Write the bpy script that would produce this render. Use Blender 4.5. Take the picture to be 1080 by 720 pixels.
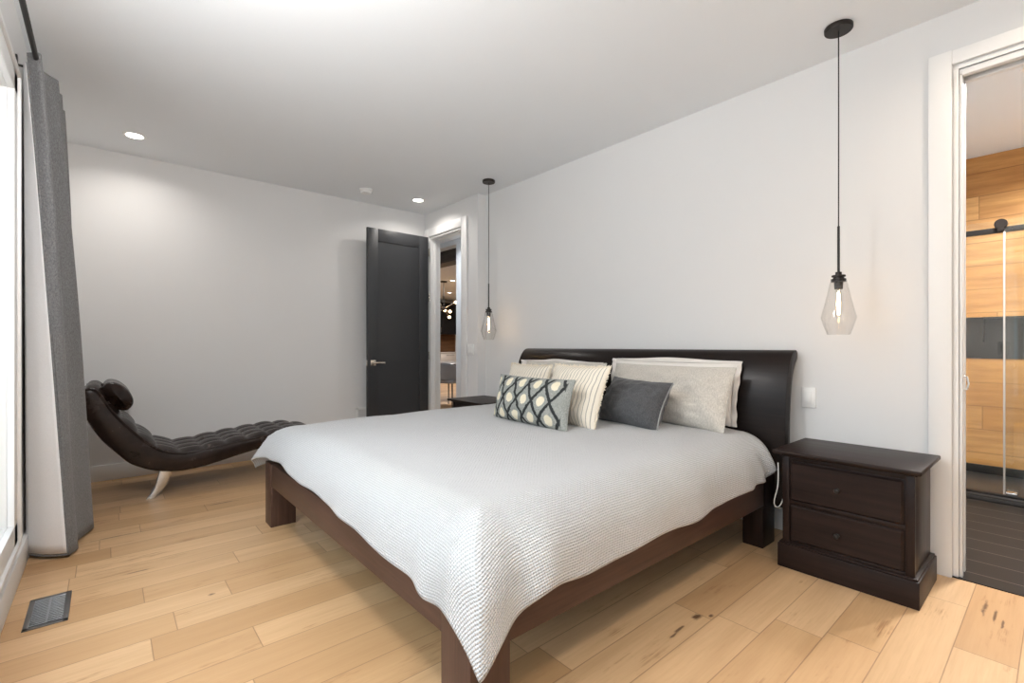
import bpy, bmesh, math, random
from mathutils import Vector, Matrix, noise

for o in list(bpy.data.objects):
    bpy.data.objects.remove(o)
S = bpy.context.scene
COL = S.collection
R = math.radians
random.seed(7)

# ------------------------------------------------------------------ camera
cam = bpy.data.cameras.new('camera')
cam.sensor_width = 36.0
cam.lens = 36.0 * 500 / 1080
cam.shift_y = 4 / 1080
cam.clip_start = 0.02
camo = bpy.data.objects.new('camera', cam)
COL.objects.link(camo)
camo.location = (0, 0, 1.12)
camo.rotation_euler = (R(90), 0, -math.atan(428 / 500))
S.camera = camo
S.view_settings.view_transform = 'Standard'
S.view_settings.look = 'None'
S.view_settings.gamma = 1
S.view_settings.use_curve_mapping = False
S.view_settings.exposure = 0.03

# ------------------------------------------------------------------ light
WORLD_STRENGTH = 3.9
DOWN_POWER = 9.0
W = bpy.data.worlds.new('world')
S.world = W
W.use_nodes = True
# overcast sky above, a darker belt of trees and houses at the horizon, pale ground below
_t = W.node_tree
_g = _t.nodes.new('ShaderNodeTexCoord')
_s = _t.nodes.new('ShaderNodeSeparateXYZ')
_m = _t.nodes.new('ShaderNodeMapRange')
_m.inputs['From Min'].default_value = -1
_r = _t.nodes.new('ShaderNodeValToRGB')
_e = _r.color_ramp.elements
_e[0].position, _e[0].color = 0.40, (0.56, 0.58, 0.60, 1)
_e[1].position, _e[1].color = 0.66, (0.93, 1.03, 1.13, 1)
for _p, _c in ((0.475, (0.26, 0.28, 0.30, 1)), (0.56, (0.30, 0.33, 0.36, 1))):
    _k = _e.new(_p)
    _k.color = _c
_t.links.new(_g.outputs['Generated'], _s.inputs[0])
_t.links.new(_s.outputs[2], _m.inputs[0])
_t.links.new(_m.outputs[0], _r.inputs[0])
_t.links.new(_r.outputs[0], _t.nodes['Background'].inputs[0])
W.node_tree.nodes['Background'].inputs[1].default_value = WORLD_STRENGTH
WIN = dict(x=-0.45, y0=-0.95, y1=3.02, z0=0.31, z1=2.26)
FILL_POWER = 340.0


def portal(size, size_y, loc, rot):
    pl = bpy.data.lights.new('window_portal', 'AREA')
    pl.shape = 'RECTANGLE'
    pl.size = size
    pl.size_y = size_y
    pl.cycles.is_portal = True
    po = bpy.data.objects.new('window_portal', pl)
    COL.objects.link(po)
    po.location = loc
    po.rotation_euler = rot


portal(WIN['y1'] - WIN['y0'], WIN['z1'] - WIN['z0'], (WIN['x'], (WIN['y0'] + WIN['y1']) / 2, (WIN['z0'] + WIN['z1']) / 2), (R(90), 0, R(-90)))


# ------------------------------------------------------------------ materials
def rgb(h):
    """sRGB hex to linear"""
    c = [int(h[i:i + 2], 16) / 255 for i in (0, 2, 4)]
    return tuple(x / 12.92 if x <= 0.04045 else ((x + 0.055) / 1.055) ** 2.4 for x in c)


class NT:
    def __init__(self, name):
        self.m = bpy.data.materials.new(name)
        self.m.use_nodes = True
        self.t = self.m.node_tree
        self.b = self.t.nodes['Principled BSDF']
        self.out = self.t.nodes['Material Output']

    def n(self, kind, **kw):
        nd = self.t.nodes.new(kind)
        for k, v in kw.items():
            if k.startswith('i_'):
                key = k[2:]
                nd.inputs[int(key) if key.isdigit() else key.replace('_', ' ')].default_value = v
            else:
                setattr(nd, k, v)
        return nd

    def l(self, a, b):
        self.t.links.new(a, b)

    def math(self, op, a, b=None, c=None):
        nd = self.n('ShaderNodeMath', operation=op)
        for i, v in enumerate((a, b, c)):
            if v is None:
                continue
            if isinstance(v, (int, float)):
                nd.inputs[i].default_value = v
            else:
                self.l(v, nd.inputs[i])
        return nd.outputs[0]

    def mix(self, fac, a, b):
        nd = self.n('ShaderNodeMix', data_type='RGBA')
        for i, v in ((0, fac), (6, a), (7, b)):
            if isinstance(v, (int, float)):
                nd.inputs[i].default_value = v
            elif isinstance(v, tuple):
                nd.inputs[i].default_value = (*v[:3], 1)
            else:
                self.l(v, nd.inputs[i])
        return nd.outputs[2]

    def ramp(self, fac, *stops):
        nd = self.n('ShaderNodeValToRGB')
        els = nd.color_ramp.elements
        while len(els) < len(stops):
            els.new(0.5)
        for e, (p, c) in zip(els, stops):
            e.position = p
            e.color = (*c, 1) if len(c) == 3 else c
        self.l(fac, nd.inputs[0])
        return nd.outputs[0]

    def noise(self, vec, scale, detail=3.0, rough=0.5, out=0):
        nd = self.n('ShaderNodeTexNoise', i_Scale=scale, i_Detail=detail, i_Roughness=rough)
        if vec is not None:
            self.l(vec, nd.inputs['Vector'])
        return nd.outputs[out]

    def coords(self, kind='Object', scale=(1, 1, 1), rot=(0, 0, 0)):
        tc = self.n('ShaderNodeTexCoord')
        mp = self.n('ShaderNodeMapping')
        mp.inputs['Scale'].default_value = scale
        mp.inputs['Rotation'].default_value = rot
        self.l(tc.outputs[kind], mp.inputs['Vector'])
        return mp.outputs[0]

    def bump(self, height, strength=0.3, dist=0.01):
        nd = self.n('ShaderNodeBump', i_Strength=strength, i_Distance=dist)
        self.l(height, nd.inputs['Height'])
        self.l(nd.outputs[0], self.b.inputs['Normal'])

    def set(self, col=None, rough=None, metal=None, spec=None):
        if col is not None:
            if isinstance(col, tuple):
                self.b.inputs['Base Color'].default_value = (*col, 1)
            else:
                self.l(col, self.b.inputs['Base Color'])
        if rough is not None:
            if isinstance(rough, (int, float)):
                self.b.inputs['Roughness'].default_value = rough
            else:
                self.l(rough, self.b.inputs['Roughness'])
        if metal is not None:
            self.b.inputs['Metallic'].default_value = metal
        if spec is not None:
            self.b.inputs['Specular IOR Level'].default_value = spec
        return self


def plain(name, col, rough=0.5, metal=0.0, var=0.06, scale=6, bump=0.0, bscale=200, spec=None):
    m = NT(name)
    v = m.coords()
    f = m.noise(v, scale, 3)
    d = tuple(c * (1 - var) for c in col)
    u = tuple(min(1, c * (1 + var)) for c in col)
    m.set(m.mix(f, d, u), rough, metal, spec)
    if bump:
        m.bump(m.noise(v, bscale, 2), bump, 0.002)
    return m.m


def wood(name, dark, light, rough=0.35, along='x', freq=1.0, coat=0.0):
    m = NT(name)
    sc = {'x': (1.2, 22, 22), 'y': (22, 1.2, 22), 'z': (22, 22, 1.2)}[along]
    v = m.coords(scale=tuple(s * freq for s in sc))
    f = m.noise(v, 1.6, 6, 0.6)
    f2 = m.noise(v, 6.0, 3, 0.5)
    k = m.math('MULTIPLY_ADD', f2, 0.35, f)
    m.set(m.ramp(k, (0.4, dark), (0.9, light)), m.math('MULTIPLY_ADD', f, 0.15, rough - 0.07))
    m.bump(f2, 0.08, 0.002)
    if coat:
        m.b.inputs['Coat Weight'].default_value = coat * 0.2
        m.b.inputs['Specular IOR Level'].default_value = 0.18
        m.b.inputs['Coat Roughness'].default_value = 0.2
    return m.m


M = {}
M['wall'] = plain('wall_paint', (0.77, 0.767, 0.764), 0.75, var=0.012, scale=2, bump=0.05, bscale=350)
M['ceiling'] = plain('ceiling_paint', (0.845, 0.87, 0.895), 0.9, var=0.01, scale=2, bump=0.05, bscale=300)
M['trim'] = plain('trim_paint', (0.84, 0.84, 0.835), 0.4, var=0.01, scale=3)
M['hallwall'] = plain('hall_paint', (0.66, 0.69, 0.72), 0.7, var=0.012)
M['espresso'] = wood('espresso_wood', (0.010, 0.0055, 0.0045), (0.026, 0.0145, 0.0115), 0.36, 'x', coat=0.15)
M['espresso_y'] = wood('espresso_wood_lengthwise', (0.010, 0.0055, 0.0045), (0.026, 0.0145, 0.0115), 0.42, 'y', coat=0.1)
M['espresso_z'] = wood('espresso_wood_upright', (0.010, 0.0055, 0.0045), (0.026, 0.0145, 0.0115), 0.36, 'z', coat=0.15)
M['bedwood'] = wood('bed_wood', (0.05, 0.026, 0.018), (0.10, 0.055, 0.04), 0.38, 'y', coat=0.15)
M['bedwood_x'] = wood('bed_wood_side', (0.05, 0.026, 0.018), (0.10, 0.055, 0.04), 0.38, 'x', coat=0.15)
M['bedwood_z'] = wood('bed_wood_upright', (0.05, 0.026, 0.018), (0.10, 0.055, 0.04), 0.38, 'z', coat=0.15)
M['headboard'] = wood('headboard_wood', (0.007, 0.0048, 0.0042), (0.016, 0.0105, 0.009), 0.3, 'y', coat=0.1)
M['black'] = plain('black_metal', (0.018, 0.016, 0.015), 0.45, 0.3, var=0.1)
M['bronze'] = plain('dark_bronze_metal', (0.03, 0.024, 0.021), 0.4, 0.6, var=0.1)
M['chrome'] = plain('polished_chrome', (0.75, 0.78, 0.82), 0.12, 1.0, var=0.02)
M['nickel'] = plain('satin_nickel', (0.72, 0.66, 0.58), 0.25, 1.0, var=0.03)
M['white_plastic'] = plain('white_plastic', (0.88, 0.88, 0.87), 0.35, var=0.01)
M['door'] = plain('charcoal_door_paint', (0.036, 0.038, 0.042), 0.42, var=0.04, scale=3)
M['navy'] = plain('navy_ticking', (0.02, 0.025, 0.045), 0.9, var=0.15, scale=60)
M['sheet'] = plain('white_cotton', (0.78, 0.74, 0.70), 0.85, var=0.02, scale=20, bump=0.15, bscale=60)
M['cable'] = plain('white_cable_rubber', (0.75, 0.72, 0.66), 0.5)
M['dark_tile_panel'] = plain('dark_niche_tile', (0.035, 0.034, 0.034), 0.35, var=0.1)
M['kitchen_black'] = plain('black_cabinet_paint', (0.012, 0.013, 0.016), 0.4)
M['kitchen_white'] = plain('white_cabinet_paint', (0.7, 0.68, 0.65), 0.45)
M['table_dark'] = wood('dark_table_wood', (0.03, 0.02, 0.015), (0.07, 0.045, 0.035), 0.3, 'x')
M['beam'] = wood('dark_beam_wood', (0.035, 0.028, 0.024), (0.12, 0.1, 0.085), 0.5, 'y')
M['grey_fabric'] = plain('grey_seat_fabric', (0.25, 0.25, 0.26), 0.9, var=0.1, scale=80)
M['amber_wood'] = wood('amber_backsplash_wood', (0.10, 0.045, 0.02), (0.26, 0.13, 0.06), 0.4, 'x', 0.4)
M['zip'] = plain('grey_zip_tape', (0.22, 0.215, 0.21), 0.5)
M['jar'] = plain('stoneware', (0.05, 0.035, 0.03), 0.3)
M['leather'] = (lambda m: m)(None)


def leather():
    m = NT('brown_leather')
    v = m.coords()
    f = m.noise(v, 9, 4, 0.6)
    m.set(m.ramp(f, (0.3, (0.011, 0.0062, 0.005)), (0.75, (0.03, 0.0175, 0.0135))), m.math('MULTIPLY_ADD', f, 0.12, 0.2), spec=0.3)
    a = m.noise(v, 45, 3, 0.6)
    m.bump(a, 0.18, 0.004)
    return m.m


M['leather'] = leather()


def woven(name, c1, c2, scale=900, rough=0.95, bump=0.4):
    """heathered fabric"""
    m = NT(name)
    v = m.coords()
    a = m.noise(v, scale, 2, 0.7)
    w = m.noise(m.coords(scale=(1, 1, 0.4)), scale * 0.5, 2, 0.7)
    k = m.math('MULTIPLY_ADD', w, 0.5, m.math('MULTIPLY', a, 0.5))
    m.set(m.ramp(k, (0.36, c1), (0.64, c2)), rough, spec=0.15)
    m.b.inputs['Sheen Weight'].default_value = 0.15
    m.bump(k, bump, 0.002)
    return m.m


M['curtain'] = woven('grey_heather_curtain', (0.105, 0.105, 0.107), (0.25, 0.25, 0.255), 420)
M['curtain_lining'] = woven('white_curtain_lining', (0.86, 0.86, 0.87), (0.92, 0.92, 0.93), 500, 0.9, 0.1)
M['charcoal_fabric'] = woven('charcoal_knit', (0.045, 0.046, 0.048), (0.115, 0.115, 0.12), 420)
M['linen'] = woven('oatmeal_linen', (0.42, 0.39, 0.345), (0.66, 0.62, 0.56), 300, 0.95, 0.5)


def floor_mat():
    m = NT('maple_plank_floor')
    tc = m.n('ShaderNodeTexCoord')
    sp = m.n('ShaderNodeSeparateXYZ')
    m.l(tc.outputs['Object'], sp.inputs[0])
    x, y = sp.outputs[0], sp.outputs[1]
    Wd = 0.16667
    ry = m.math('DIVIDE', m.math('SUBTRACT', y, 0.273), Wd)
    row = m.math('FLOOR', ry)
    fy = m.math('SUBTRACT', ry, row)
    wn = m.n('ShaderNodeTexWhiteNoise', noise_dimensions='1D')
    m.l(row, wn.inputs['W'])
    off = wn.outputs['Value']
    wn1 = m.n('ShaderNodeTexWhiteNoise', noise_dimensions='1D')
    m.l(m.math('ADD', row, 37.3), wn1.inputs['W'])
    ln = m.math('MULTIPLY_ADD', wn1.outputs['Value'], 0.55, 0.75)
    rx = m.math('DIVIDE', m.math('MULTIPLY_ADD', off, 3.7, m.math('ADD', x, 20)), ln)
    cell = m.math('FLOOR', rx)
    fx = m.math('SUBTRACT', rx, cell)
    cmb = m.n('ShaderNodeCombineXYZ')
    m.l(row, cmb.inputs[0])
    m.l(cell, cmb.inputs[1])
    wn2 = m.n('ShaderNodeTexWhiteNoise', noise_dimensions='3D')
    m.l(cmb.outputs[0], wn2.inputs['Vector'])
    pid = wn2.outputs['Value']
    # grain, shifted for every plank
    add = m.n('ShaderNodeVectorMath', operation='MULTIPLY_ADD')
    m.l(wn2.outputs['Color'], add.inputs[0])
    add.inputs[1].default_value = (13, 17, 9)
    m.l(tc.outputs['Object'], add.inputs[2])

    def vec(sc):
        mp = m.n('ShaderNodeMapping')
        mp.inputs['Scale'].default_value = sc
        m.l(add.outputs[0], mp.inputs['Vector'])
        return mp.outputs[0]
    g1 = m.noise(vec((0.7, 9, 1)), 1.3, 5, 0.6)
    g2 = m.noise(vec((2.5, 60, 1)), 2.0, 4, 0.6)
    g3 = m.noise(vec((1.6, 5, 1)), 1.6, 4, 0.7)
    base = m.ramp(pid, (0.0, rgb('b89268')), (0.3, rgb('caa47a')), (0.65, rgb('d8b58c')), (1.0, rgb('c59e73')))
    c = m.mix(m.ramp(g1, (0.35, (0, 0, 0)), (0.75, (0.55, 0.55, 0.55))), base, rgb('a9825a'))
    c = m.mix(m.math('MULTIPLY', m.ramp(g2, (0.45, (0, 0, 0)), (0.8, (1, 1, 1))), 0.22), c, rgb('a07a53'))
    # mineral streaks and knots
    st = m.math('MULTIPLY', m.ramp(g3, (0.58, (0, 0, 0)), (0.70, (1, 1, 1))), m.ramp(g2, (0.42, (0, 0, 0)), (0.62, (1, 1, 1))))
    c = m.mix(m.math('MULTIPLY', st, 0.75), c, rgb('85572f'))
    for kx, ky, sx, sy in ((1.853, 0.991, 0.034, 0.016), (1.72, 0.992, 0.04, 0.008), (1.66, 0.985, 0.03, 0.006), (1.905, 0.955, 0.016, 0.010), (2.86, 0.225, 0.09, 0.008), (2.80, 0.19, 0.08, 0.006), (2.74, 0.165, 0.05, 0.005), (2.70, 0.02, 0.02, 0.012), (0.12, 2.99, 0.07, 0.006), (0.36, 2.50, 0.02, 0.010), (0.05, 3.62, 0.16, 0.006), (0.62, 3.9, 0.12, 0.008)):
        dx = m.math('DIVIDE', m.math('SUBTRACT', x, kx), sx)
        dy = m.math('DIVIDE', m.math('SUBTRACT', y, ky), sy)
        d = m.math('SQRT', m.math('ADD', m.math('POWER', dx, 2.0), m.math('POWER', dy, 2.0)))
        d = m.math('MULTIPLY_ADD', m.noise(vec((14, 40, 1)), 2.0, 3), 1.6, d)
        k = m.ramp(m.math('MULTIPLY', d, 0.4), (0.5, (1, 1, 1)), (0.75, (0, 0, 0)))
        c = m.mix(m.math('MULTIPLY', k, 0.85), c, rgb('4a2a14'))
    # seams
    ey = m.math('MINIMUM', fy, m.math('SUBTRACT', 1.0, fy))
    ex = m.math('MULTIPLY', m.math('MINIMUM', fx, m.math('SUBTRACT', 1.0, fx)), m.math('DIVIDE', ln, Wd))
    e = m.math('MINIMUM', ey, ex)
    seam = m.ramp(e, (0.006, (1, 1, 1)), (0.014, (0, 0, 0)))
    c = m.mix(m.math('MULTIPLY', seam, 0.55), c, rgb('5d3c20'))
    m.set(c, m.math('MULTIPLY_ADD', g2, 0.12, 0.33))
    m.bump(m.math('MULTIPLY_ADD', seam, -1.0, m.math('MULTIPLY', g2, 0.15)), 0.25, 0.0015)
    return m.m


M['floor'] = floor_mat()


def tile_mat():
    m = NT('dark_plank_tile')
    v = m.coords(rot=(0, 0, R(90)))
    br = m.n('ShaderNodeTexBrick', offset=0.5)
    br.inputs['Color1'].default_value = (*rgb('231f1d'), 1)
    br.inputs['Color2'].default_value = (*rgb('2c2825'), 1)
    br.inputs['Mortar'].default_value = (*rgb('77706a'), 1)
    br.inputs['Scale'].default_value = 1.0
    br.inputs['Mortar Size'].default_value = 0.003
    br.inputs['Brick Width'].default_value = 1.1
    br.inputs['Row Height'].default_value = 0.19
    m.l(v, br.inputs['Vector'])
    g = m.noise(m.coords(scale=(30, 2, 1)), 2.0, 5, 0.65)
    c = m.mix(m.math('MULTIPLY', g, 0.6), br.outputs[0], rgb('151211'))
    m.set(c, 0.5, spec=0.2)
    return m.m


M['tile'] = tile_mat()


def shower_wood():
    m = NT('natural_wood_wall_planks')
    tc = m.n('ShaderNodeTexCoord')
    sp = m.n('ShaderNodeSeparateXYZ')
    m.l(tc.outputs['Object'], sp.inputs[0])
    y, z = sp.outputs[1], sp.outputs[2]
    rz = m.math('DIVIDE', z, 0.2)
    row = m.math('FLOOR', rz)
    wn = m.n('ShaderNodeTexWhiteNoise', noise_dimensions='1D')
    m.l(row, wn.inputs['W'])
    ry = m.math('DIVIDE', m.math('MULTIPLY_ADD', wn.outputs['Value'], 2.3, m.math('ADD', y, 9)), 1.15)
    cell = m.math('FLOOR', ry)
    cmb = m.n('ShaderNodeCombineXYZ')
    m.l(row, cmb.inputs[0])
    m.l(cell, cmb.inputs[1])
    w2 = m.n('ShaderNodeTexWhiteNoise', noise_dimensions='3D')
    m.l(cmb.outputs[0], w2.inputs['Vector'])
    va = m.n('ShaderNodeVectorMath', operation='MULTIPLY_ADD')
    m.l(w2.outputs['Color'], va.inputs[0])
    va.inputs[1].default_value = (7, 9, 5)
    m.l(tc.outputs['Object'], va.inputs[2])
    mp = m.n('ShaderNodeMapping')
    mp.inputs['Scale'].default_value = (1, 1.2, 12)
    m.l(va.outputs[0], mp.inputs['Vector'])
    g = m.noise(mp.outputs[0], 1.8, 5, 0.6)
    base = m.ramp(w2.outputs['Value'], (0.0, rgb('b98247')), (0.5, rgb('cf9b5d')), (1.0, rgb('dcae74')))
    c = m.mix(m.ramp(g, (0.35, (0, 0, 0)), (0.8, (0.8, 0.8, 0.8))), base, rgb('96602c'))
    fz = m.math('SUBTRACT', rz, row)
    fy = m.math('SUBTRACT', ry, cell)
    e = m.math('MINIMUM', m.math('MINIMUM', fz, m.math('SUBTRACT', 1.0, fz)), m.math('MULTIPLY', m.math('MINIMUM', fy, m.math('SUBTRACT', 1.0, fy)), 5.7))
    c = m.mix(m.math('MULTIPLY', m.ramp(e, (0.008, (1, 1, 1)), (0.02, (0, 0, 0))), 0.5), c, rgb('5f3c1c'))
    m.set(c, 0.4)
    return m.m


M['shower_wood'] = shower_wood()


def glass_mat(name, tint=(1, 1, 1), rough=0.02, ior=1.45, k=1.0):
    m = NT(name)
    m.t.nodes.remove(m.b)
    tr = m.n('ShaderNodeBsdfTransparent')
    tr.inputs[0].default_value = (*tint, 1)
    gl = m.n('ShaderNodeBsdfGlossy')
    gl.inputs['Roughness'].default_value = rough
    lw = m.n('ShaderNodeLayerWeight')
    lw.inputs['Blend'].default_value = 0.5
    fr = m.math('MULTIPLY_ADD', m.math('POWER', lw.outputs['Facing'], 3.5), 0.55 * k, 0.035)
    mx = m.n('ShaderNodeMixShader')
    m.l(fr, mx.inputs[0])
    m.l(tr.outputs[0], mx.inputs[1])
    m.l(gl.outputs[0], mx.inputs[2])
    m.l(mx.outputs[0], m.out.inputs[0])
    return m.m


M['glass'] = glass_mat('clear_pane_glass', (0.97, 0.985, 0.98))
M['shade_glass'] = glass_mat('clear_blown_glass', (0.975, 0.973, 0.97), 0.03, 1.5, 1.1)


def emit(name, col, s):
    m = NT(name)
    m.set((0.8, 0.8, 0.8), 0.5)
    m.b.inputs['Emission Color'].default_value = (*col, 1)
    m.b.inputs['Emission Strength'].default_value = s
    return m.m


M['lens'] = emit('lit_downlight_lens', (1.0, 0.93, 0.84), 14)
M['filament'] = emit('glowing_filament', (1.0, 0.62, 0.28), 40)
M['bulb_small'] = emit('lit_chandelier_bulb', (1.0, 0.7, 0.38), 9)


def coverlet_mat():
    m = NT('white_waffle_coverlet')
    tc = m.n('ShaderNodeTexCoord')
    sp = m.n('ShaderNodeSeparateXYZ')
    m.l(tc.outputs['UV'], sp.inputs[0])
    u, v = sp.outputs[0], sp.outputs[1]
    a = m.math('SINE', m.math('MULTIPLY', u, 2 * math.pi / 0.017))
    b = m.math('SINE', m.math('MULTIPLY', v, 2 * math.pi / 0.017))
    h = m.math('MULTIPLY', a, b)
    ab = m.math('MULTIPLY_ADD', m.math('ABSOLUTE', a), 0.5, m.math('MULTIPLY', m.math('ABSOLUTE', b), 0.8))
    n1 = m.noise(m.coords(), 700, 2, 0.7)
    hh = m.math('MULTIPLY_ADD', n1, 0.5, m.math('MULTIPLY_ADD', h, 0.25, ab))
    c = m.mix(ab, rgb('b4b4b4'), rgb('e8e8e9'))  # shade in the crevices of the weave is put into the colour
    m.set(c, 0.95, spec=0.1)
    m.b.inputs['Sheen Weight'].default_value = 0.1
    m.bump(hh, 1.0, 0.006)
    return m.m


M['coverlet'] = coverlet_mat()


def lumbar_mat():
    m = NT('tufted_diamond_fabric')
    tc = m.n('ShaderNodeTexCoord')
    sp = m.n('ShaderNodeSeparateXYZ')
    m.l(tc.outputs['UV'], sp.inputs[0])
    nz = m.noise(m.coords(), 60, 2, 0.6)
    u = m.math('MULTIPLY_ADD', m.math('SUBTRACT', nz, 0.5), 0.013, sp.outputs[0])
    v = m.math('MULTIPLY_ADD', m.math('SUBTRACT', m.noise(m.coords(), 75, 2, 0.6), 0.5), 0.013, sp.outputs[1])
    a = m.math('DIVIDE', m.math('SUBTRACT', u, 0.02), 0.145)
    b = m.math('DIVIDE', m.math('ADD', v, 0.0525), 0.205)
    p = m.math('ADD', a, b)
    q = m.math('SUBTRACT', a, b)
    fp = m.math('SUBTRACT', p, m.math('FLOOR', p))
    fq = m.math('SUBTRACT', q, m.math('FLOOR', q))
    dp = m.math('ABSOLUTE', m.math('SUBTRACT', fp, 0.5))
    dq = m.math('ABSOLUTE', m.math('SUBTRACT', fq, 0.5))
    line = m.ramp(m.math('MAXIMUM', dp, dq), (0.41, (0, 0, 0)), (0.43, (1, 1, 1)))
    sp_ = m.math('SUBTRACT', fp, 0.5)
    sq_ = m.math('SUBTRACT', fq, 0.5)
    bu = m.math('MULTIPLY', m.math('ADD', sp_, sq_), 0.145 / 2)
    bv = m.math('MULTIPLY', m.math('SUBTRACT', sp_, sq_), 0.205 / 2)
    rr = m.math('SQRT', m.math('ADD', m.math('POWER', m.math('ABSOLUTE', bu), 2), m.math('POWER', m.math('ABSOLUTE', bv), 2)))
    blob = m.ramp(m.math('MULTIPLY', rr, 10.0), (0.28, (1, 1, 1)), (0.32, (0, 0, 0)))
    edge = m.ramp(sp.outputs[0], (0.678, (1, 1, 1)), (0.682, (0, 0, 0)))
    edge2 = m.ramp(sp.outputs[0], (0.638, (1, 1, 1)), (0.64, (0, 0, 0)))
    line = m.math('MULTIPLY', line, edge)
    blob = m.math('MULTIPLY', blob, edge2)
    fine = m.noise(m.coords(), 380, 2, 0.7)
    ground = m.ramp(fine, (0.35, rgb('70716d')), (0.65, rgb('b4b5ae')))
    c = m.mix(line, ground, m.mix(fine, rgb('262829'), rgb('424443')))
    c = m.mix(blob, c, m.mix(fine, rgb('d8ccb0'), rgb('f1e8d2')))
    m.set(c, 0.95, spec=0.1)
    hgt = m.math('MULTIPLY_ADD', fine, 0.5, m.math('ADD', line, blob))
    m.bump(hgt, 0.8, 0.006)
    return m.m


M['lumbar'] = lumbar_mat()


def stripe_mat():
    m = NT('ivory_striped_fabric')
    tc = m.n('ShaderNodeTexCoord')
    sp = m.n('ShaderNodeSeparateXYZ')
    m.l(tc.outputs['UV'], sp.inputs[0])
    a = m.math('DIVIDE', sp.outputs[0], 0.026)
    f = m.math('SUBTRACT', a, m.math('FLOOR', a))
    d = m.math('ABSOLUTE', m.math('SUBTRACT', f, 0.5))
    fine = m.noise(m.coords(), 300, 2, 0.7)
    k = m.ramp(m.math('MULTIPLY_ADD', m.math('SUBTRACT', fine, 0.5), 0.08, d), (0.07, (1, 1, 1)), (0.13, (0, 0, 0)))
    c = m.mix(m.math('MULTIPLY', k, 0.75), m.mix(fine, rgb('ddd2c0'), rgb('f2eadc')), rgb('8d8880'))
    m.set(c, 0.95, spec=0.1)
    m.bump(m.math('MULTIPLY_ADD', k, -0.6, fine), 0.4, 0.004)
    return m.m


M['stripe'] = stripe_mat()
M['ivory'] = plain('ivory_cotton', rgb('e6dac6'), 0.95, var=0.05, scale=90, bump=0.4, bscale=300)


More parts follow.
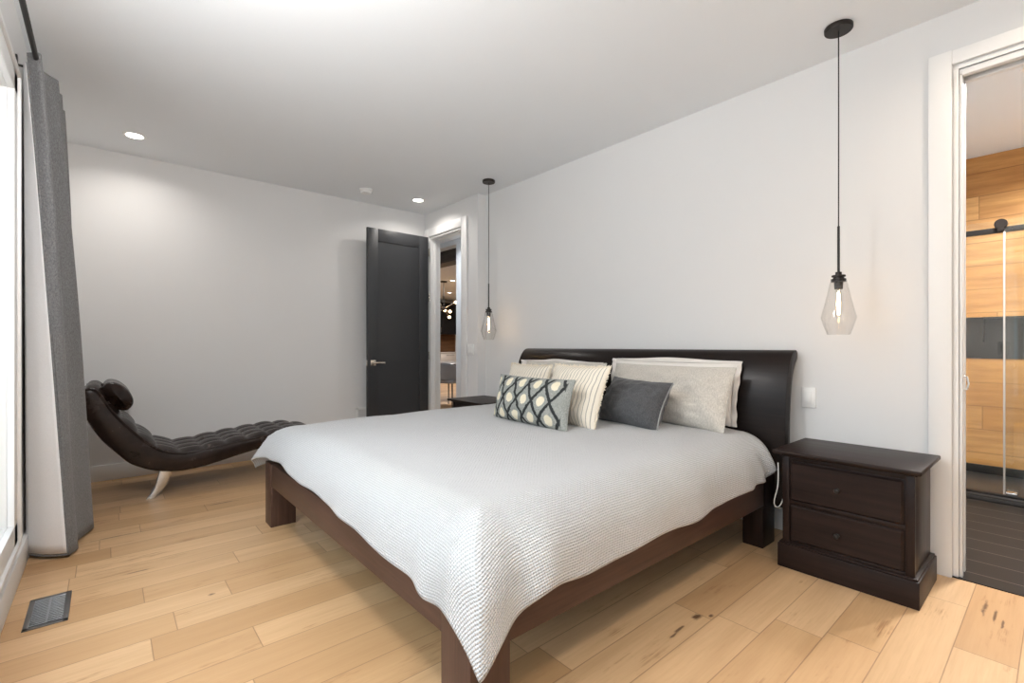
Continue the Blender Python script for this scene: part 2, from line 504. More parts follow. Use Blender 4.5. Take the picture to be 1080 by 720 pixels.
# ------------------------------------------------------------------ mesh helpers
class MB:
    """collects shapes into ONE mesh"""

    def __init__(self):
        self.v = []
        self.f = []
        self.uv = {}

    def _merge(self, bm):
        n = len(self.v)
        bm.verts.index_update()
        self.v += [tuple(v.co) for v in bm.verts]
        self.f += [[n + v.index for v in f.verts] for f in bm.faces]
        bm.free()

    def box(self, x0, x1, y0, y1, z0, z1, bev=0.0, seg=2, mat=None):
        bm = bmesh.new()
        bmesh.ops.create_cube(bm, size=1)
        for v in bm.verts:
            v.co = ((x0 + x1) / 2 + v.co.x * (x1 - x0), (y0 + y1) / 2 + v.co.y * (y1 - y0), (z0 + z1) / 2 + v.co.z * (z1 - z0))
        if bev:
            bmesh.ops.bevel(bm, geom=list(bm.edges), offset=bev, segments=seg, affect='EDGES', profile=0.5)
        if mat is not None:
            bm.transform(mat)
        self._merge(bm)
        return self

    def lathe(self, c, prof, n=32, axis='z', closed=False):
        """prof: list of (r, h) along the axis"""
        s = len(self.v)
        for r, h in prof:
            for i in range(n):
                a = 2 * math.pi * i / n
                p = {'z': (r * math.cos(a), r * math.sin(a), h), 'x': (h, r * math.cos(a), r * math.sin(a)), 'y': (r * math.sin(a), h, r * math.cos(a))}[axis]
                self.v.append((c[0] + p[0], c[1] + p[1], c[2] + p[2]))
        m = len(prof)
        for j in range(m - 1 + (1 if closed else 0)):
            for i in range(n):
                a, b = s + j * n, s + ((j + 1) % m) * n
                self.f.append([a + i, a + (i + 1) % n, b + (i + 1) % n, b + i])
        if not closed:
            if prof[0][0] > 1e-6:
                self.f.append([s + i for i in range(n)][::-1])
            if prof[-1][0] > 1e-6:
                self.f.append([s + (m - 1) * n + i for i in range(n)])
        return self

    def tube(self, pts, r, n=10, cap=True):
        pts = [Vector(p) for p in pts]
        s = len(self.v)
        up = None
        for i, p in enumerate(pts):
            d = (pts[min(i + 1, len(pts) - 1)] - pts[max(i - 1, 0)]).normalized()
            if up is None:
                up = Vector((0, 0, 1)) if abs(d.z) < 0.9 else Vector((1, 0, 0))
            a = d.cross(up).normalized()
            up = a.cross(d).normalized()
            rr = r[i] if isinstance(r, (list, tuple)) else r
            for k in range(n):
                t = 2 * math.pi * k / n
                self.v.append(tuple(p + a * rr * math.cos(t) + up * rr * math.sin(t)))
        for j in range(len(pts) - 1):
            for k in range(n):
                a, b = s + j * n, s + (j + 1) * n
                self.f.append([a + k, a + (k + 1) % n, b + (k + 1) % n, b + k])
        if cap:
            self.f.append([s + k for k in range(n)][::-1])
            self.f.append([s + (len(pts) - 1) * n + k for k in range(n)])
        return self

    def prism(self, poly, y0, y1, bev=0.0):
        """poly in x,z extruded along y"""
        bm = bmesh.new()
        vs = [bm.verts.new((x, y0, z)) for x, z in poly]
        f = bm.faces.new(vs)
        r = bmesh.ops.extrude_face_region(bm, geom=[f])
        for g in r['geom']:
            if isinstance(g, bmesh.types.BMVert):
                g.co.y = y1
        bmesh.ops.recalc_face_normals(bm, faces=list(bm.faces))
        if bev:
            bmesh.ops.bevel(bm, geom=[e for e in bm.edges if e.calc_face_angle(0) > 0.6], offset=bev, segments=2, affect='EDGES', profile=0.5)
        self._merge(bm)
        return self

    def grid(self, fn, nu, nv, uvfn=None, close_u=False):
        """fn(i,j)->point, i in 0..nu-1, j in 0..nv-1"""
        s = len(self.v)
        for i in range(nu):
            for j in range(nv):
                self.v.append(tuple(fn(i, j)))
                if uvfn:
                    self.uv[len(self.v) - 1] = uvfn(i, j)
        for i in range(nu - (0 if close_u else 1)):
            for j in range(nv - 1):
                a = s + i * nv + j
                b = s + ((i + 1) % nu) * nv + j
                self.f.append([a, b, b + 1, a + 1])
        return self

    def build(self, name, mat, parent=None, smooth=40, loc=None):
        me = bpy.data.meshes.new(name)
        off = Vector(loc) if loc is not None else Vector((0, 0, 0))
        me.from_pydata([tuple(Vector(v) - off) for v in self.v], [], self.f)
        if self.uv:
            ul = me.uv_layers.new(name='UVMap')
            for lp in me.loops:
                ul.data[lp.index].uv = self.uv.get(lp.vertex_index, (0, 0))
        bm = bmesh.new()
        bm.from_mesh(me)
        bmesh.ops.recalc_face_normals(bm, faces=list(bm.faces))
        bm.to_mesh(me)
        bm.free()
        for p in me.polygons:
            p.use_smooth = bool(smooth)
        if smooth:
            me.set_sharp_from_angle(angle=R(smooth))
        me.materials.append(mat)
        o = bpy.data.objects.new(name, me)
        COL.objects.link(o)
        if parent is not None:
            o.parent = parent
            o.location = off - WP(parent)
        else:
            o.location = off
        return o


def WP(o):
    p = Vector(o.location)
    while o.parent:
        o = o.parent
        p += o.location
    return p


def tag(o, label=None, cat=None, group=None, kind=None):
    for k, v in (('label', label), ('category', cat), ('group', group), ('kind', kind)):
        if v:
            o[k] = v
    return o


def thing(name, loc, label, cat, group=None, kind=None):
    o = bpy.data.objects.new(name, None)
    o.empty_display_size = 0.1
    COL.objects.link(o)
    o.location = loc
    return tag(o, label, cat, group, kind)


def structure(name, mb, mat, label, cat, smooth=0, parent=None):
    o = mb.build(name, mat, parent, smooth)
    if parent is None:
        tag(o, label, cat, kind='structure')
    return o


def copy_tree(o, parent=None):
    c = o.copy()
    COL.objects.link(c)
    if parent is not None:
        c.parent = parent
    for ch in list(o.children):
        copy_tree(ch, c)
    return c


def lerp(a, b, t):
    return a + (b - a) * t


def smoothcurve(pts, n):
    """Catmull-Rom through pts, n samples"""
    P = [Vector(p) for p in pts]
    P = [P[0] * 2 - P[1]] + P + [P[-1] * 2 - P[-2]]
    out = []
    m = len(pts) - 1
    for k in range(n):
        t = k / (n - 1) * m
        i = min(int(t), m - 1)
        f = t - i
        a, b, c, d = P[i], P[i + 1], P[i + 2], P[i + 3]
        out.append(0.5 * ((2 * b) + (c - a) * f + (2 * a - 5 * b + 4 * c - d) * f * f + (3 * b - a - 3 * c + d) * f ** 3))
    return out


# ------------------------------------------------------------------ the room
XW = -0.33      # window wall
XH = 3.12       # headboard wall
XJ = 3.01       # the wall with the hall door stands a little proud
YJ = 4.08
YB = 5.18       # chaise wall
YN = -1.45      # wall behind the camera
H = 2.74
T = 0.14
D0, D1 = 4.377, 5.06       # hall door opening
B0, B1 = -0.55, 0.335     # bathroom opening
DH = 2.43

structure('floor', MB().box(XW - 0.2, 12.6, YN - 0.2, 14.6, -0.1, 0), M['floor'], 'light maple plank floor running through the bedroom and hall', 'floor')
structure('ceiling', MB().box(XW - 0.2, 12.6, YN - 0.2, 14.6, H, H + 0.1), M['ceiling'], 'smooth white ceiling over the whole room', 'ceiling')

w = MB()
w.box(XW - 0.2, XW, YN - T, WIN['y0'], 0, H)
w.box(XW - 0.2, XW, WIN['y1'], YB + T, 0, H)
w.box(XW - 0.2, XW, WIN['y0'], WIN['y1'], 0, WIN['z0'])
w.box(XW - 0.2, XW, WIN['y0'], WIN['y1'], WIN['z1'], H)
structure('wall_left', w, M['wall'], 'wall with the big window beside the grey curtain', 'wall')
structure('wall_back', MB().box(XW - 0.0, XJ, YB, YB + T, 0, H), M['wall'], 'pale wall behind the leather chaise', 'wall')
w = MB()
w.box(XH, XH + T, YN - T, B0, 0, H)
w.box(XH, XH + T, B1, YJ, 0, H)
w.box(XH, XH + T, B0, B1, DH + 0.02, H)
structure('wall_right', w, M['wall'], 'pale wall behind the headboard and bedside tables', 'wall')
w = MB()
w.box(XJ, XJ + T, YJ, D0, 0, H)
w.box(XJ, XJ + T, D1, YB + T, 0, H)
w.box(XJ, XJ + T, D0, D1, DH, H)
w.box(XJ + T, XH + T, YJ, YJ + 0.05, 0, H)
structure('wall_hall_side', w, M['wall'], 'short wall with the light switch around the hall doorway', 'wall')
structure('wall_near', MB().box(XW - 0.2, XH, YN - T, YN, 0, H), M['wall'], 'plain wall behind the photographer', 'wall')

# baseboards
def baseboard(name, segs, label):
    b = MB()
    for s in segs:
        b.box(*s, bev=0.004)
    return structure(name, b, M['trim'], label, 'baseboard', 30)


BH = 0.13
baseboard('baseboard_back', [(XW, 2.9, YB - 0.016, YB, 0, BH)], 'white baseboard along the wall behind the chaise')
baseboard('baseboard_left', [(XW, XW + 0.02, YN, YB - 0.016, 0, BH)], 'white baseboard under the window and curtain')
baseboard('baseboard_right', [(XH - 0.016, XH, B1 + 0.11, YJ, 0, BH), (XJ - 0.016, XJ, YJ, D0 - 0.11, 0, BH), (XJ, XH - 0.016, YJ - 0.016, YJ, 0, BH)], 'white baseboard behind the bed and bedside tables')
baseboard('baseboard_near', [(XW + 0.02, XH, YN, YN + 0.016, 0, BH)], 'white baseboard on the wall behind the photographer')

# window
wn_ = thing('window_1', (XW, 1.0, 0.3), 'large white framed window beside the grey curtain', 'window', kind='structure')
f = MB()
y0, y1, z0, z1 = WIN['y0'], WIN['y1'], WIN['z0'], WIN['z1']
for a, b, c, d in ((y1 - 0.012, y1 + 0.085, z0 - 0.09, z1 + 0.085), (y0 - 0.085, y0 + 0.012, z0 - 0.09, z1 + 0.085)):
    f.box(XW, XW + 0.024, a, b, c, d, 0.004)
f.box(XW, XW + 0.024, y0 - 0.085, y1 + 0.085, z1 - 0.012, z1 + 0.085, 0.004)
f.box(XW, XW + 0.024, y0 - 0.085, y1 + 0.085, z0 - 0.09, z0 + 0.012, 0.004)
f.box(XW, XW + 0.036, y0 - 0.1, y1 + 0.1, z1 + 0.075, z1 + 0.095, 0.004)
f.box(XW, XW + 0.036, y1 + 0.075, y1 + 0.097, z0 - 0.1, z1 + 0.095, 0.004)
f.box(XW, XW + 0.036, y0 - 0.1, y1 + 0.1, z0 - 0.1, z0 - 0.08, 0.004)
f.build('casing', M['trim'], wn_, 30)
f = MB()
f.box(XW - 0.2, XW, y0, y1, z0 - 0.01, z0 + 0.012, 0.003)
f.box(XW - 0.2, XW, y0, y1, z1 - 0.012, z1 + 0.01, 0.003)
f.box(XW - 0.2, XW, y1 - 0.012, y1 + 0.01, z0, z1, 0.003)
f.box(XW - 0.2, XW, y0 - 0.01, y0 + 0.012, z0, z1, 0.003)
f.build('jamb_lining', M['trim'], wn_, 30)
f = MB()
xs0, xs1 = XW - 0.12, XW - 0.075
for yy in (y0 + 0.012, 0.4, 1.75, y1 - 0.072):
    f.box(xs0, xs1, yy, yy + 0.06, z0 + 0.012, z1 - 0.012, 0.004)
for zz in (z0 + 0.012, z1 - 0.072):
    f.box(xs0, xs1, y0 + 0.012, y1 - 0.012, zz, zz + 0.06, 0.004)
f.build('sash_frame', M['trim'], wn_, 30)
for a, b in ((y0 + 0.07, 0.4), (0.46, 1.75), (1.81, y1 - 0.07)):
    MB().box(XW - 0.10, XW - 0.094, a, b, z0 + 0.07, z1 - 0.07).build('pane', M['glass'], wn_, 0)

# door casings
t1 = MB()
for a, b in ((D0 - 0.115, D0 - 0.012), (D1 + 0.012, D1 + 0.105)):
    t1.box(XJ - 0.02, XJ, a, b, 0, DH + 0.11, 0.003)
t1.box(XJ - 0.02, XJ, D0 - 0.012, D1 + 0.012, DH + 0.012, DH + 0.11, 0.003)
t1.box(XJ, XJ + T, D0 - 0.001, D0 + 0.012, 0, DH)
t1.box(XJ, XJ + T, D1 - 0.012, D1 + 0.001, 0, DH)
t1.box(XJ, XJ + T, D0, D1, DH - 0.012, DH + 0.001)
t1.box(XJ + 0.05, XJ + 0.09, D1 - 0.024, D1 - 0.012, 0, DH - 0.012, 0.002)
t1.box(XJ + 0.05, XJ + 0.09, D0 + 0.012, D0 + 0.024, 0, DH - 0.012, 0.002)
t1.box(XJ + 0.05, XJ + 0.09, D0, D1, DH - 0.024, DH - 0.012, 0.002)
structure('trim_1', t1, M['trim'], 'white casing around the hall doorway', 'door trim', 30)
t2 = thing('trim_2', (XH, B1, 0), 'white casing around the bathroom doorway beside the bedside table', 'door trim', kind='structure')
b = MB()
b.box(XH - 0.03, XH, B1 + 0.022, B1 + 0.108, 0, DH + 0.11, 0.003)
b.box(XH - 0.022, XH, B0 - 0.108, B0 - 0.022, 0, DH + 0.11, 0.003)
b.box(XH - 0.022, XH, B0 - 0.022, B1 + 0.022, DH + 0.045, DH + 0.11, 0.003)
b.build('casing', M['trim'], t2, 30)
b = MB()
b.box(XH - 0.004, XH + T + 0.004, B1 - 0.0, B1 + 0.02, 0, DH + 0.02, 0.002)
b.box(XH - 0.004, XH + T + 0.004, B0 - 0.02, B0, 0, DH + 0.02, 0.002)
b.box(XH - 0.004, XH + T + 0.004, B0, B1, DH + 0.02, DH + 0.04, 0.002)
for a in (0.006, T - 0.045):
    b.box(XH + a, XH + a + 0.035, B0, B1, DH - 0.01, DH + 0.02, 0.002)
    b.box(XH + a, XH + a + 0.035, B1 - 0.012, B1, 0, DH, 0.002)
b.build('jamb', M['trim'], t2, 30)
b = MB()
b.box(XH + 0.045, XH + 0.085, B1 - 0.009, B1 + 0.001, 0.01, DH, 0.001)
b.build('pocket_door_edge', M['trim'], t2, 30)
b = MB()
b.tube([(XH + 0.047 + 0.002, B1 - 0.012, 0.90), (XH + 0.05, B1 - 0.024, 0.905), (XH + 0.05, B1 - 0.029, 0.935), (XH + 0.05, B1 - 0.024, 0.965), (XH + 0.049, B1 - 0.012, 0.97)], 0.004, 8)
tag(b.build('edge_pull', M['chrome'], t2), 'small chrome edge pull')

# hall door, swung open against the back wall
dr = thing('door_1', (2.968, 5.02, 0), 'charcoal shaker door standing open before the back wall', 'door', kind='structure')
ang = math.atan2(5.005 - 5.02, 2.19 - 2.968)
DL = math.hypot(5.005 - 5.02, 2.19 - 2.968)
MX = Matrix.Translation((2.968, 5.02, 0)) @ Matrix.Rotation(ang, 4, 'Z')


def dbox(mb, x0, x1, y0, y1, z0, z1, bev=0.0):
    # local: x along the leaf from the hinge, y<0 is behind it (towards the back wall)
    return mb.box(x0, x1, y0, y1, z0, z1, bev, 2, MX)


th_ = 0.038
d = MB()
dbox(d, 0.004, DL, -th_ + 0.008, -0.008, 0.012, DH - 0.004)
for q in ((0.004, 0.125, 0.012, DH - 0.004), (DL - 0.125, DL, 0.012, DH - 0.004), (0.125, DL - 0.125, DH - 0.145, DH - 0.004), (0.125, DL - 0.125, 0.012, 0.25)):
    dbox(d, q[0], q[1], -th_, 0.0, q[2], q[3], 0.002)
d.build('leaf', M['door'], dr, 30)
hd = MB()
xh, zh = DL - 0.062, 0.925
dbox(hd, xh - 0.032, xh + 0.032, 0, 0.008, zh - 0.032, zh + 0.032, 0.003)
dbox(hd, xh - 0.011, xh + 0.011, 0.008, 0.048, zh - 0.011, zh + 0.011, 0.003)
dbox(hd, xh - 0.125, xh + 0.012, 0.04, 0.052, zh - 0.010, zh + 0.010, 0.003)
dbox(hd, xh - 0.032, xh + 0.032, -th_ - 0.008, -th_, zh - 0.032, zh + 0.032, 0.003)
dbox(hd, xh - 0.011, xh + 0.011, -th_ - 0.04, -th_ - 0.008, zh - 0.011, zh + 0.011, 0.003)
dbox(hd, xh - 0.125, xh + 0.012, -th_ - 0.048, -th_ - 0.036, zh - 0.010, zh + 0.010, 0.003)
dbox(hd, DL - 0.001, DL + 0.003, -th_ + 0.008, -0.008, zh - 0.03, zh + 0.03)
tag(hd.build('lever_handle', M['nickel'], dr), 'satin nickel lever handle on square rose')
for zz in (0.25, 0.95, 1.65, 2.2):
    hg = MB().lathe((2.976, 5.026, zz), [(0.0, 0), (0.007, 0), (0.007, 0.09), (0.0, 0.09)], 10)
    tag(hg.build('hinge', M['nickel'], dr), 'nickel hinge')

# ------------------------------------------------------------------ bathroom beyond the right doorway
BY1, BY0, BX1 = 1.25, -1.45, 5.7
structure('bath_floor_1', MB().box(XH - 0.015, BX1, BY0, BY1, 0.0, 0.004), M['tile'], 'dark grey plank tile floor of the bathroom', 'bathroom floor')
w = MB()
w.box(XH + T, BX1 + 0.1, BY1, BY1 + 0.1, 0, H)
w.box(XH + T, BX1 + 0.1, BY0 - 0.1, BY0, 0, H)
structure('wall_bathroom', w, M['wall'], 'white side walls of the bathroom', 'wall')
w = MB()
w.box(BX1, BX1 + 0.1, BY0, BY1, 0, 1.005)
w.box(BX1, BX1 + 0.1, BY0, BY1, 1.362, H)
structure('wall_shower', w, M['shower_wood'], 'honey wood planked wall behind the shower glass', 'wall')
w = MB()
w.box(BX1 + 0.09, BX1 + 0.12, BY0, BY1, 1.0, 1.37)
w.box(BX1, BX1 + 0.1, BY0, 0.20, 1.005, 1.362)
w.box(BX1 + 0.004, BX1 + 0.1, 0.20, 0.46, 1.005, 1.15)
w.box(BX1 + 0.004, BX1 + 0.1, 0.20, 0.46, 1.35, 1.362)
w.box(BX1 + 0.004, BX1 + 0.1, 0.46, 0.47, 1.005, 1.362)
structure('wall_niche', w, M['dark_tile_panel'], 'charcoal band with a recess across the wooden shower wall', 'wall niche')

o = MB()
o.box(BX1 - 0.01, BX1, 0.31, 0.37, 1.04, 1.15, 0.002)
op = thing('wall_outlet', (BX1, 0.34, 1.1), 'dark outlet plate on the charcoal band behind the shower glass', 'outlet')
tag(o.build('cover_plate', M['dark_tile_panel'], op, 30), None)
MB().box(BX1 - 0.014, BX1 - 0.009, 0.322, 0.358, 1.06, 1.13, 0.002).build('socket', M['black'], op, 30)

sb = thing('shower_tray', (5.25, -0.1, 0), 'low black shower tray behind the glass', 'shower tray')
b = MB()
b.box(4.78, BX1, BY0 + 0.01, BY1 - 0.01, 0.004, 0.03, 0.003)
b.box(4.78, 4.92, BY0 + 0.01, BY1 - 0.01, 0.03, 0.045, 0.003)
b.build('pan', M['dark_tile_panel'], sb, 30)
b = MB()
b.box(BX1 - 0.02, BX1 - 0.001, BY0 + 0.01, BY1 - 0.01, 0.03, 0.10, 0.003)
b.build('wall_upstand', M['black'], sb, 30)

se = thing('shower_enclosure', (4.87, 0.1, 0.045), 'frameless sliding glass shower screen on a black rail', 'shower screen')
MB().box(4.885, 4.893, -0.05, BY1 - 0.012, 0.05, 2.02).build('fixed_pane', M['glass'], se, 0)
b = MB().box(4.845, 4.853, BY0 + 0.012, 0.286, 0.06, 1.975)
sp_ = b.build('sliding_pane', M['glass'], se, 0)
b = MB().box(4.843, 4.855, 0.279, 0.290, 0.06, 1.93, 0.002)
M['seal'] = plain('clear_grey_seal', (0.5, 0.49, 0.47), 0.4)
tag(b.build('edge_seal', M['seal'], se, 30), 'pale plastic edge seal')
b = MB().box(4.858, 4.876, BY0 + 0.012, BY1 - 0.012, 1.925, 1.965, 0.002)
tag(b.build('rail', M['black'], se, 30), 'black sliding rail')
b = MB().lathe((4.845, 0.301, 1.985), [(0, -0.014), (0.034, -0.014), (0.036, 0.0), (0.036, 0.014), (0.03, 0.018), (0, 0.018)], 24, 'x')
b.box(4.832, 4.862, 0.283, 0.319, 1.93, 1.96, 0.002)
tag(b.build('roller', M['bronze'], se), 'black roller wheel')
b = MB().box(4.82, 4.90, BY0 + 0.012, BY1 - 0.012, 0.045, 0.062, 0.002)
tag(b.build('bottom_track', M['black'], se, 30), 'black bottom track')
b = MB().box(4.815, 4.885, 0.22, 0.275, 0.062, 0.085, 0.003)
tag(b.build('floor_guide', M['chrome'], se, 30), 'chrome floor guide')

# ------------------------------------------------------------------ hall, dining room and kitchen beyond the left doorway
HX = 4.05
w = MB()
w.box(HX, HX + 0.15, 1.4, 6.04, 0, H)
w.box(HX, HX + 0.15, 7.6, 14.4, 0, H)
w.box(HX, HX + 0.15, 6.04, 7.6, 2.66, H)
structure('wall_hall', w, M['hallwall'], 'pale blue grey hall wall with an open passage', 'wall')
w = MB()
w.box(XJ + T, HX, 1.3, 1.4, 0, H)
w.box(XJ - 0.3, XJ + T, YB + T, 8.9, 0, H)
w.box(XJ - 0.3, HX, 8.9, 9.0, 0, H)
structure('wall_hall_ends', w, M['hallwall'], 'plain end walls of the hall', 'wall')
structure('wall_kitchen', MB().box(HX, 12.5, 14.405, 14.5, 0, H), M['wall'], 'far wall behind the kitchen cabinets', 'wall')
structure('wall_dining_right', MB().box(12.4, 12.5, 4.0, 14.405, 0, H), M['wall'], 'plain side wall of the dining room', 'wall')
structure('wall_dining_near', MB().box(HX + 0.15, 12.4, 3.9, 4.0, 0, H), M['wall'], 'plain near wall of the dining room', 'wall')
structure('ceiling_beam', MB().box(4.30, 4.55, 4.1, 13.0, 2.50, H, 0.005), M['beam'], 'dark wooden ceiling beam seen through the hall doorway', 'beam', 30)

def view(px, w):
    a = (px - 540) / 500
    c, s = math.cos(camo.rotation_euler.z), -math.sin(camo.rotation_euler.z)
    return ((s + a * c) * w, (c - a * s) * w)


# upper cabinets, one thing each
KY = 14.4
for i, xk in enumerate((7.0, 7.62, 8.24, 8.86)):
    cb = thing('kitchen_cabinet', (xk + 0.31, KY - 0.175, 1.5),
               ['black upper cabinet, leftmost of the four far kitchen wall units', 'black upper cabinet, second from the left on the far kitchen wall', 'black upper cabinet, third from the left on the far kitchen wall', 'black upper cabinet, rightmost of the four far kitchen wall units'][i],
               'kitchen cabinet', 'black upper kitchen cabinets')
    b = MB().box(xk, xk + 0.615, KY - 0.35, KY, 1.5, 2.6, 0.004)
    b.build('cabinet_body', M['kitchen_black'], cb, 30)
    dd = MB().box(xk + 0.01, xk + 0.605, KY - 0.372, KY - 0.351, 1.51, 2.59, 0.004).build('cabinet_door', M['kitchen_black'], cb, 30)
    MB().tube([(xk + 0.54, KY - 0.372, 1.56), (xk + 0.54, KY - 0.40, 1.57), (xk + 0.54, KY - 0.40, 1.73), (xk + 0.54, KY - 0.372, 1.74)], 0.006, 8).build('handle', M['nickel'], dd)
o = MB().box(6.6, 9.6, KY - 0.02, KY - 0.002, 0.88, 1.5, 0.002).build('kitchen_backsplash', M['amber_wood'], None, 30)
tag(o, 'warm brown backsplash lit under the black kitchen cabinets', 'backsplash')
for i, xk in enumerate((7.0, 7.8, 8.6)):
    cb = thing('base_cabinet', (xk + 0.4, KY - 0.3, 0), ['white drawer base unit, leftmost under the far kitchen worktop', 'white drawer base unit, middle one under the far kitchen worktop', 'white drawer base unit, rightmost under the far kitchen worktop'][i], 'kitchen cabinet', 'white kitchen base units')
    MB().box(xk, xk + 0.795, KY - 0.6, KY - 0.03, 0.08, 0.845, 0.004).build('cabinet_body', M['kitchen_white'], cb, 30)
    MB().box(xk, xk + 0.795, KY - 0.54, KY - 0.03, 0.0, 0.08).build('plinth', M['kitchen_black'], cb, 0)
    for z0_, z1_ in ((0.10, 0.34), (0.35, 0.59), (0.60, 0.835)):
        dd = MB().box(xk + 0.01, xk + 0.785, KY - 0.622, KY - 0.601, z0_, z1_, 0.004).build('drawer', M['kitchen_white'], cb, 30)
        MB().tube([(xk + 0.25, KY - 0.622, z1_ - 0.05), (xk + 0.25, KY - 0.65, z1_ - 0.05), (xk + 0.55, KY - 0.65, z1_ - 0.05), (xk + 0.55, KY - 0.622, z1_ - 0.05)], 0.006, 8).build('handle', M['black'], dd)
tag(MB().box(6.95, 9.45, KY - 0.64, KY - 0.025, 0.845, 0.88, 0.004).build('kitchen_worktop', M['kitchen_white'], None, 30), 'pale worktop running along the far kitchen wall', 'worktop')
for i, (dx, hh, rr, lb) in enumerate(((8.0, 0.22, 0.06, 'short dark jar on the far kitchen worktop'), (8.35, 0.36, 0.05, 'tall dark bottle on the far kitchen worktop'))):
    b = MB().lathe((dx, KY - 0.3, 0.88), [(0, 0), (rr, 0), (rr * 1.1, hh * 0.3), (rr, hh * 0.65), (rr * 0.4, hh * 0.8), (rr * 0.4, hh), (0, hh)], 20)
    tag(b.build('kitchen_jar', M['jar'], None), lb, 'jar', None)

# dining table and chairs
tx, ty = view(467, 9.75)
tb = thing('dining_table', (tx, ty, 0), 'dark rectangular dining table seen through the hall doorway', 'table')
MB().box(tx - 0.55, tx + 1.3, ty - 0.45, ty + 0.55, 0.71, 0.75, 0.005).build('tabletop', M['table_dark'], tb, 30)
for a in (-0.48, 1.2):
    for c in (-0.38, 0.45):
        MB().box(tx + a, tx + a + 0.07, ty + c, ty + c + 0.07, 0, 0.71, 0.004).build('leg', M['table_dark'], tb, 30)


def dining_chair(x, y, rz, label):
    r = thing('dining_chair', (x, y, 0), label, 'chair', 'grey dining chairs beyond the hall')
    mx = Matrix.Translation((x, y, 0)) @ Matrix.Rotation(rz, 4, 'Z')
    b = MB().box(-0.23, 0.23, -0.22, 0.24, 0.43, 0.50, 0.03, 3, mx)
    b.build('seat', M['grey_fabric'], r)
    b = MB()

    def fn(i, j):
        a = lerp(-1.25, 1.25, i / 16)
        zz = lerp(0.47, 0.80 - 0.10 * abs(a / 1.25) ** 3, j / 6)
        rr = 0.245 + 0.02 * j / 6
        return mx @ Vector((rr * math.sin(a), -rr * math.cos(a) + 0.02, zz))
    b.grid(fn, 17, 7)
    bo = b.build('backrest', M['grey_fabric'], r)
    md = bo.modifiers.new('thick', 'SOLIDIFY')
    md.thickness = 0.03
    for sx in (-1, 1):
        for sy in (-1, 1):
            p0 = mx @ Vector((sx * 0.17, sy * 0.16, 0.43))
            p1 = mx @ Vector((sx * 0.23, sy * 0.23, 0.0))
            MB().tube([p0, p1], [0.014, 0.009], 8).build('leg', M['black'], r)
    return r


cx_, cy_ = view(475, 8.75)
dining_chair(cx_, cy_, R(-72), 'grey upholstered dining chair, nearest one at the dark table')
cx_, cy_ = view(492, 9.35)
dining_chair(cx_ + 0.25, cy_ - 0.1, R(15), 'grey upholstered dining chair mostly hidden by the hall wall')

# chandelier
hx, hy = view(468, 12.0)
ch = thing('chandelier', (hx, hy, H), 'branching chandelier with lit globe bulbs beyond the hall', 'chandelier')
MB().lathe((hx, hy, H - 0.03), [(0, 0), (0.08, 0), (0.08, 0.03), (0, 0.03)], 20).build('ceiling_canopy', M['black'], ch)
MB().tube([(hx, hy, H - 0.03), (hx, hy, 2.05)], 0.012, 8).build('rod', M['black'], ch)
MB().lathe((hx, hy, 2.05), [(0, -0.05), (0.04, -0.035), (0.05, 0), (0.04, 0.035), (0, 0.05)], 16).build('hub', M['bronze'], ch)
for k in range(7):
    a = k * 2.4
    el = -0.9 + 0.28 * k
    dv = Vector((math.cos(a) * math.cos(el), math.sin(a) * math.cos(el), math.sin(el)))
    L_ = 0.34 if k % 2 else 0.27
    p = Vector((hx, hy, 2.05)) + dv * L_
    ar = MB().tube([(hx, hy, 2.05), p], 0.008, 8).build('arm', M['nickel'], ch)
    MB().lathe(tuple(p), [(0, -0.038), (0.026, -0.028), (0.038, 0), (0.026, 0.028), (0, 0.038)], 14).build('bulb', M['bulb_small'], ar)


# ------------------------------------------------------------------ downlights
def downlight(x, y, label, power=1.0, vis=True, z=H, warm=(1.0, 0.945, 0.885)):
    r = thing('downlight', (x, y, z), label, 'ceiling light', 'recessed ceiling downlights')
    b = MB().lathe((x, y, z), [(0.052, -0.001), (0.062, -0.006), (0.072, -0.005), (0.075, 0.0), (0.06, 0.0)], 32, closed=True)
    b.build('trim_ring', M['white_plastic'], r)
    MB().lathe((x, y, z), [(0.0, -0.003), (0.03, -0.004), (0.053, -0.003)], 32).build('lens', M['lens'], r)
    l = bpy.data.lights.new('downlight_lamp', 'AREA')
    l.shape = 'DISK'
    l.size = 0.10
    l.energy = DOWN_POWER * power
    l.color = warm
    l.spread = R(150)
    lo = bpy.data.objects.new('downlight_lamp', l)
    COL.objects.link(lo)
    lo.parent = r
    lo.location = (0, 0, -0.008)
    return r


downlight(0.167, 4.682, 'lit recessed downlight in the ceiling above the leather chaise', 0.5)
downlight(2.646, 4.704, 'lit recessed downlight in the ceiling in front of the hall door', 0.55)
downlight(0.17, 0.05, 'recessed downlight above the photographer by the window')
downlight(2.62, 0.0, 'recessed downlight near the bathroom doorway', 0.5, warm=(1.0, 0.82, 0.64))
downlight(1.6, -0.15, 'added fill downlight, unseen, in front of the bed side nearest the camera', 0.8, warm=(1.0, 0.84, 0.68))  # added to warm the floor and sharpen the shadow edge under the bed
downlight(4.1, 0.1, 'recessed downlight over the bathroom floor', 5.0, warm=(1, 0.96, 0.92))
downlight(4.95, -0.35, 'recessed downlight over the shower', 5.0, warm=(1, 0.96, 0.92))
downlight(3.6, 5.6, 'recessed downlight in the hall outside the bedroom', 1.5, warm=(0.95, 0.97, 1.0))
downlight(5.6, 7.4, 'recessed downlight over the near end of the dining room', 4.5, warm=(1.0, 0.97, 0.95))
hx2, hy2 = view(474, 14.6)
downlight(hx2, hy2, 'small lit downlight in front of the far kitchen cabinets', 4.5, warm=(1.0, 0.97, 0.95))
downlight(6.6, 10.0, 'recessed downlight over the middle of the dining room', 4.5, warm=(1.0, 0.97, 0.95))

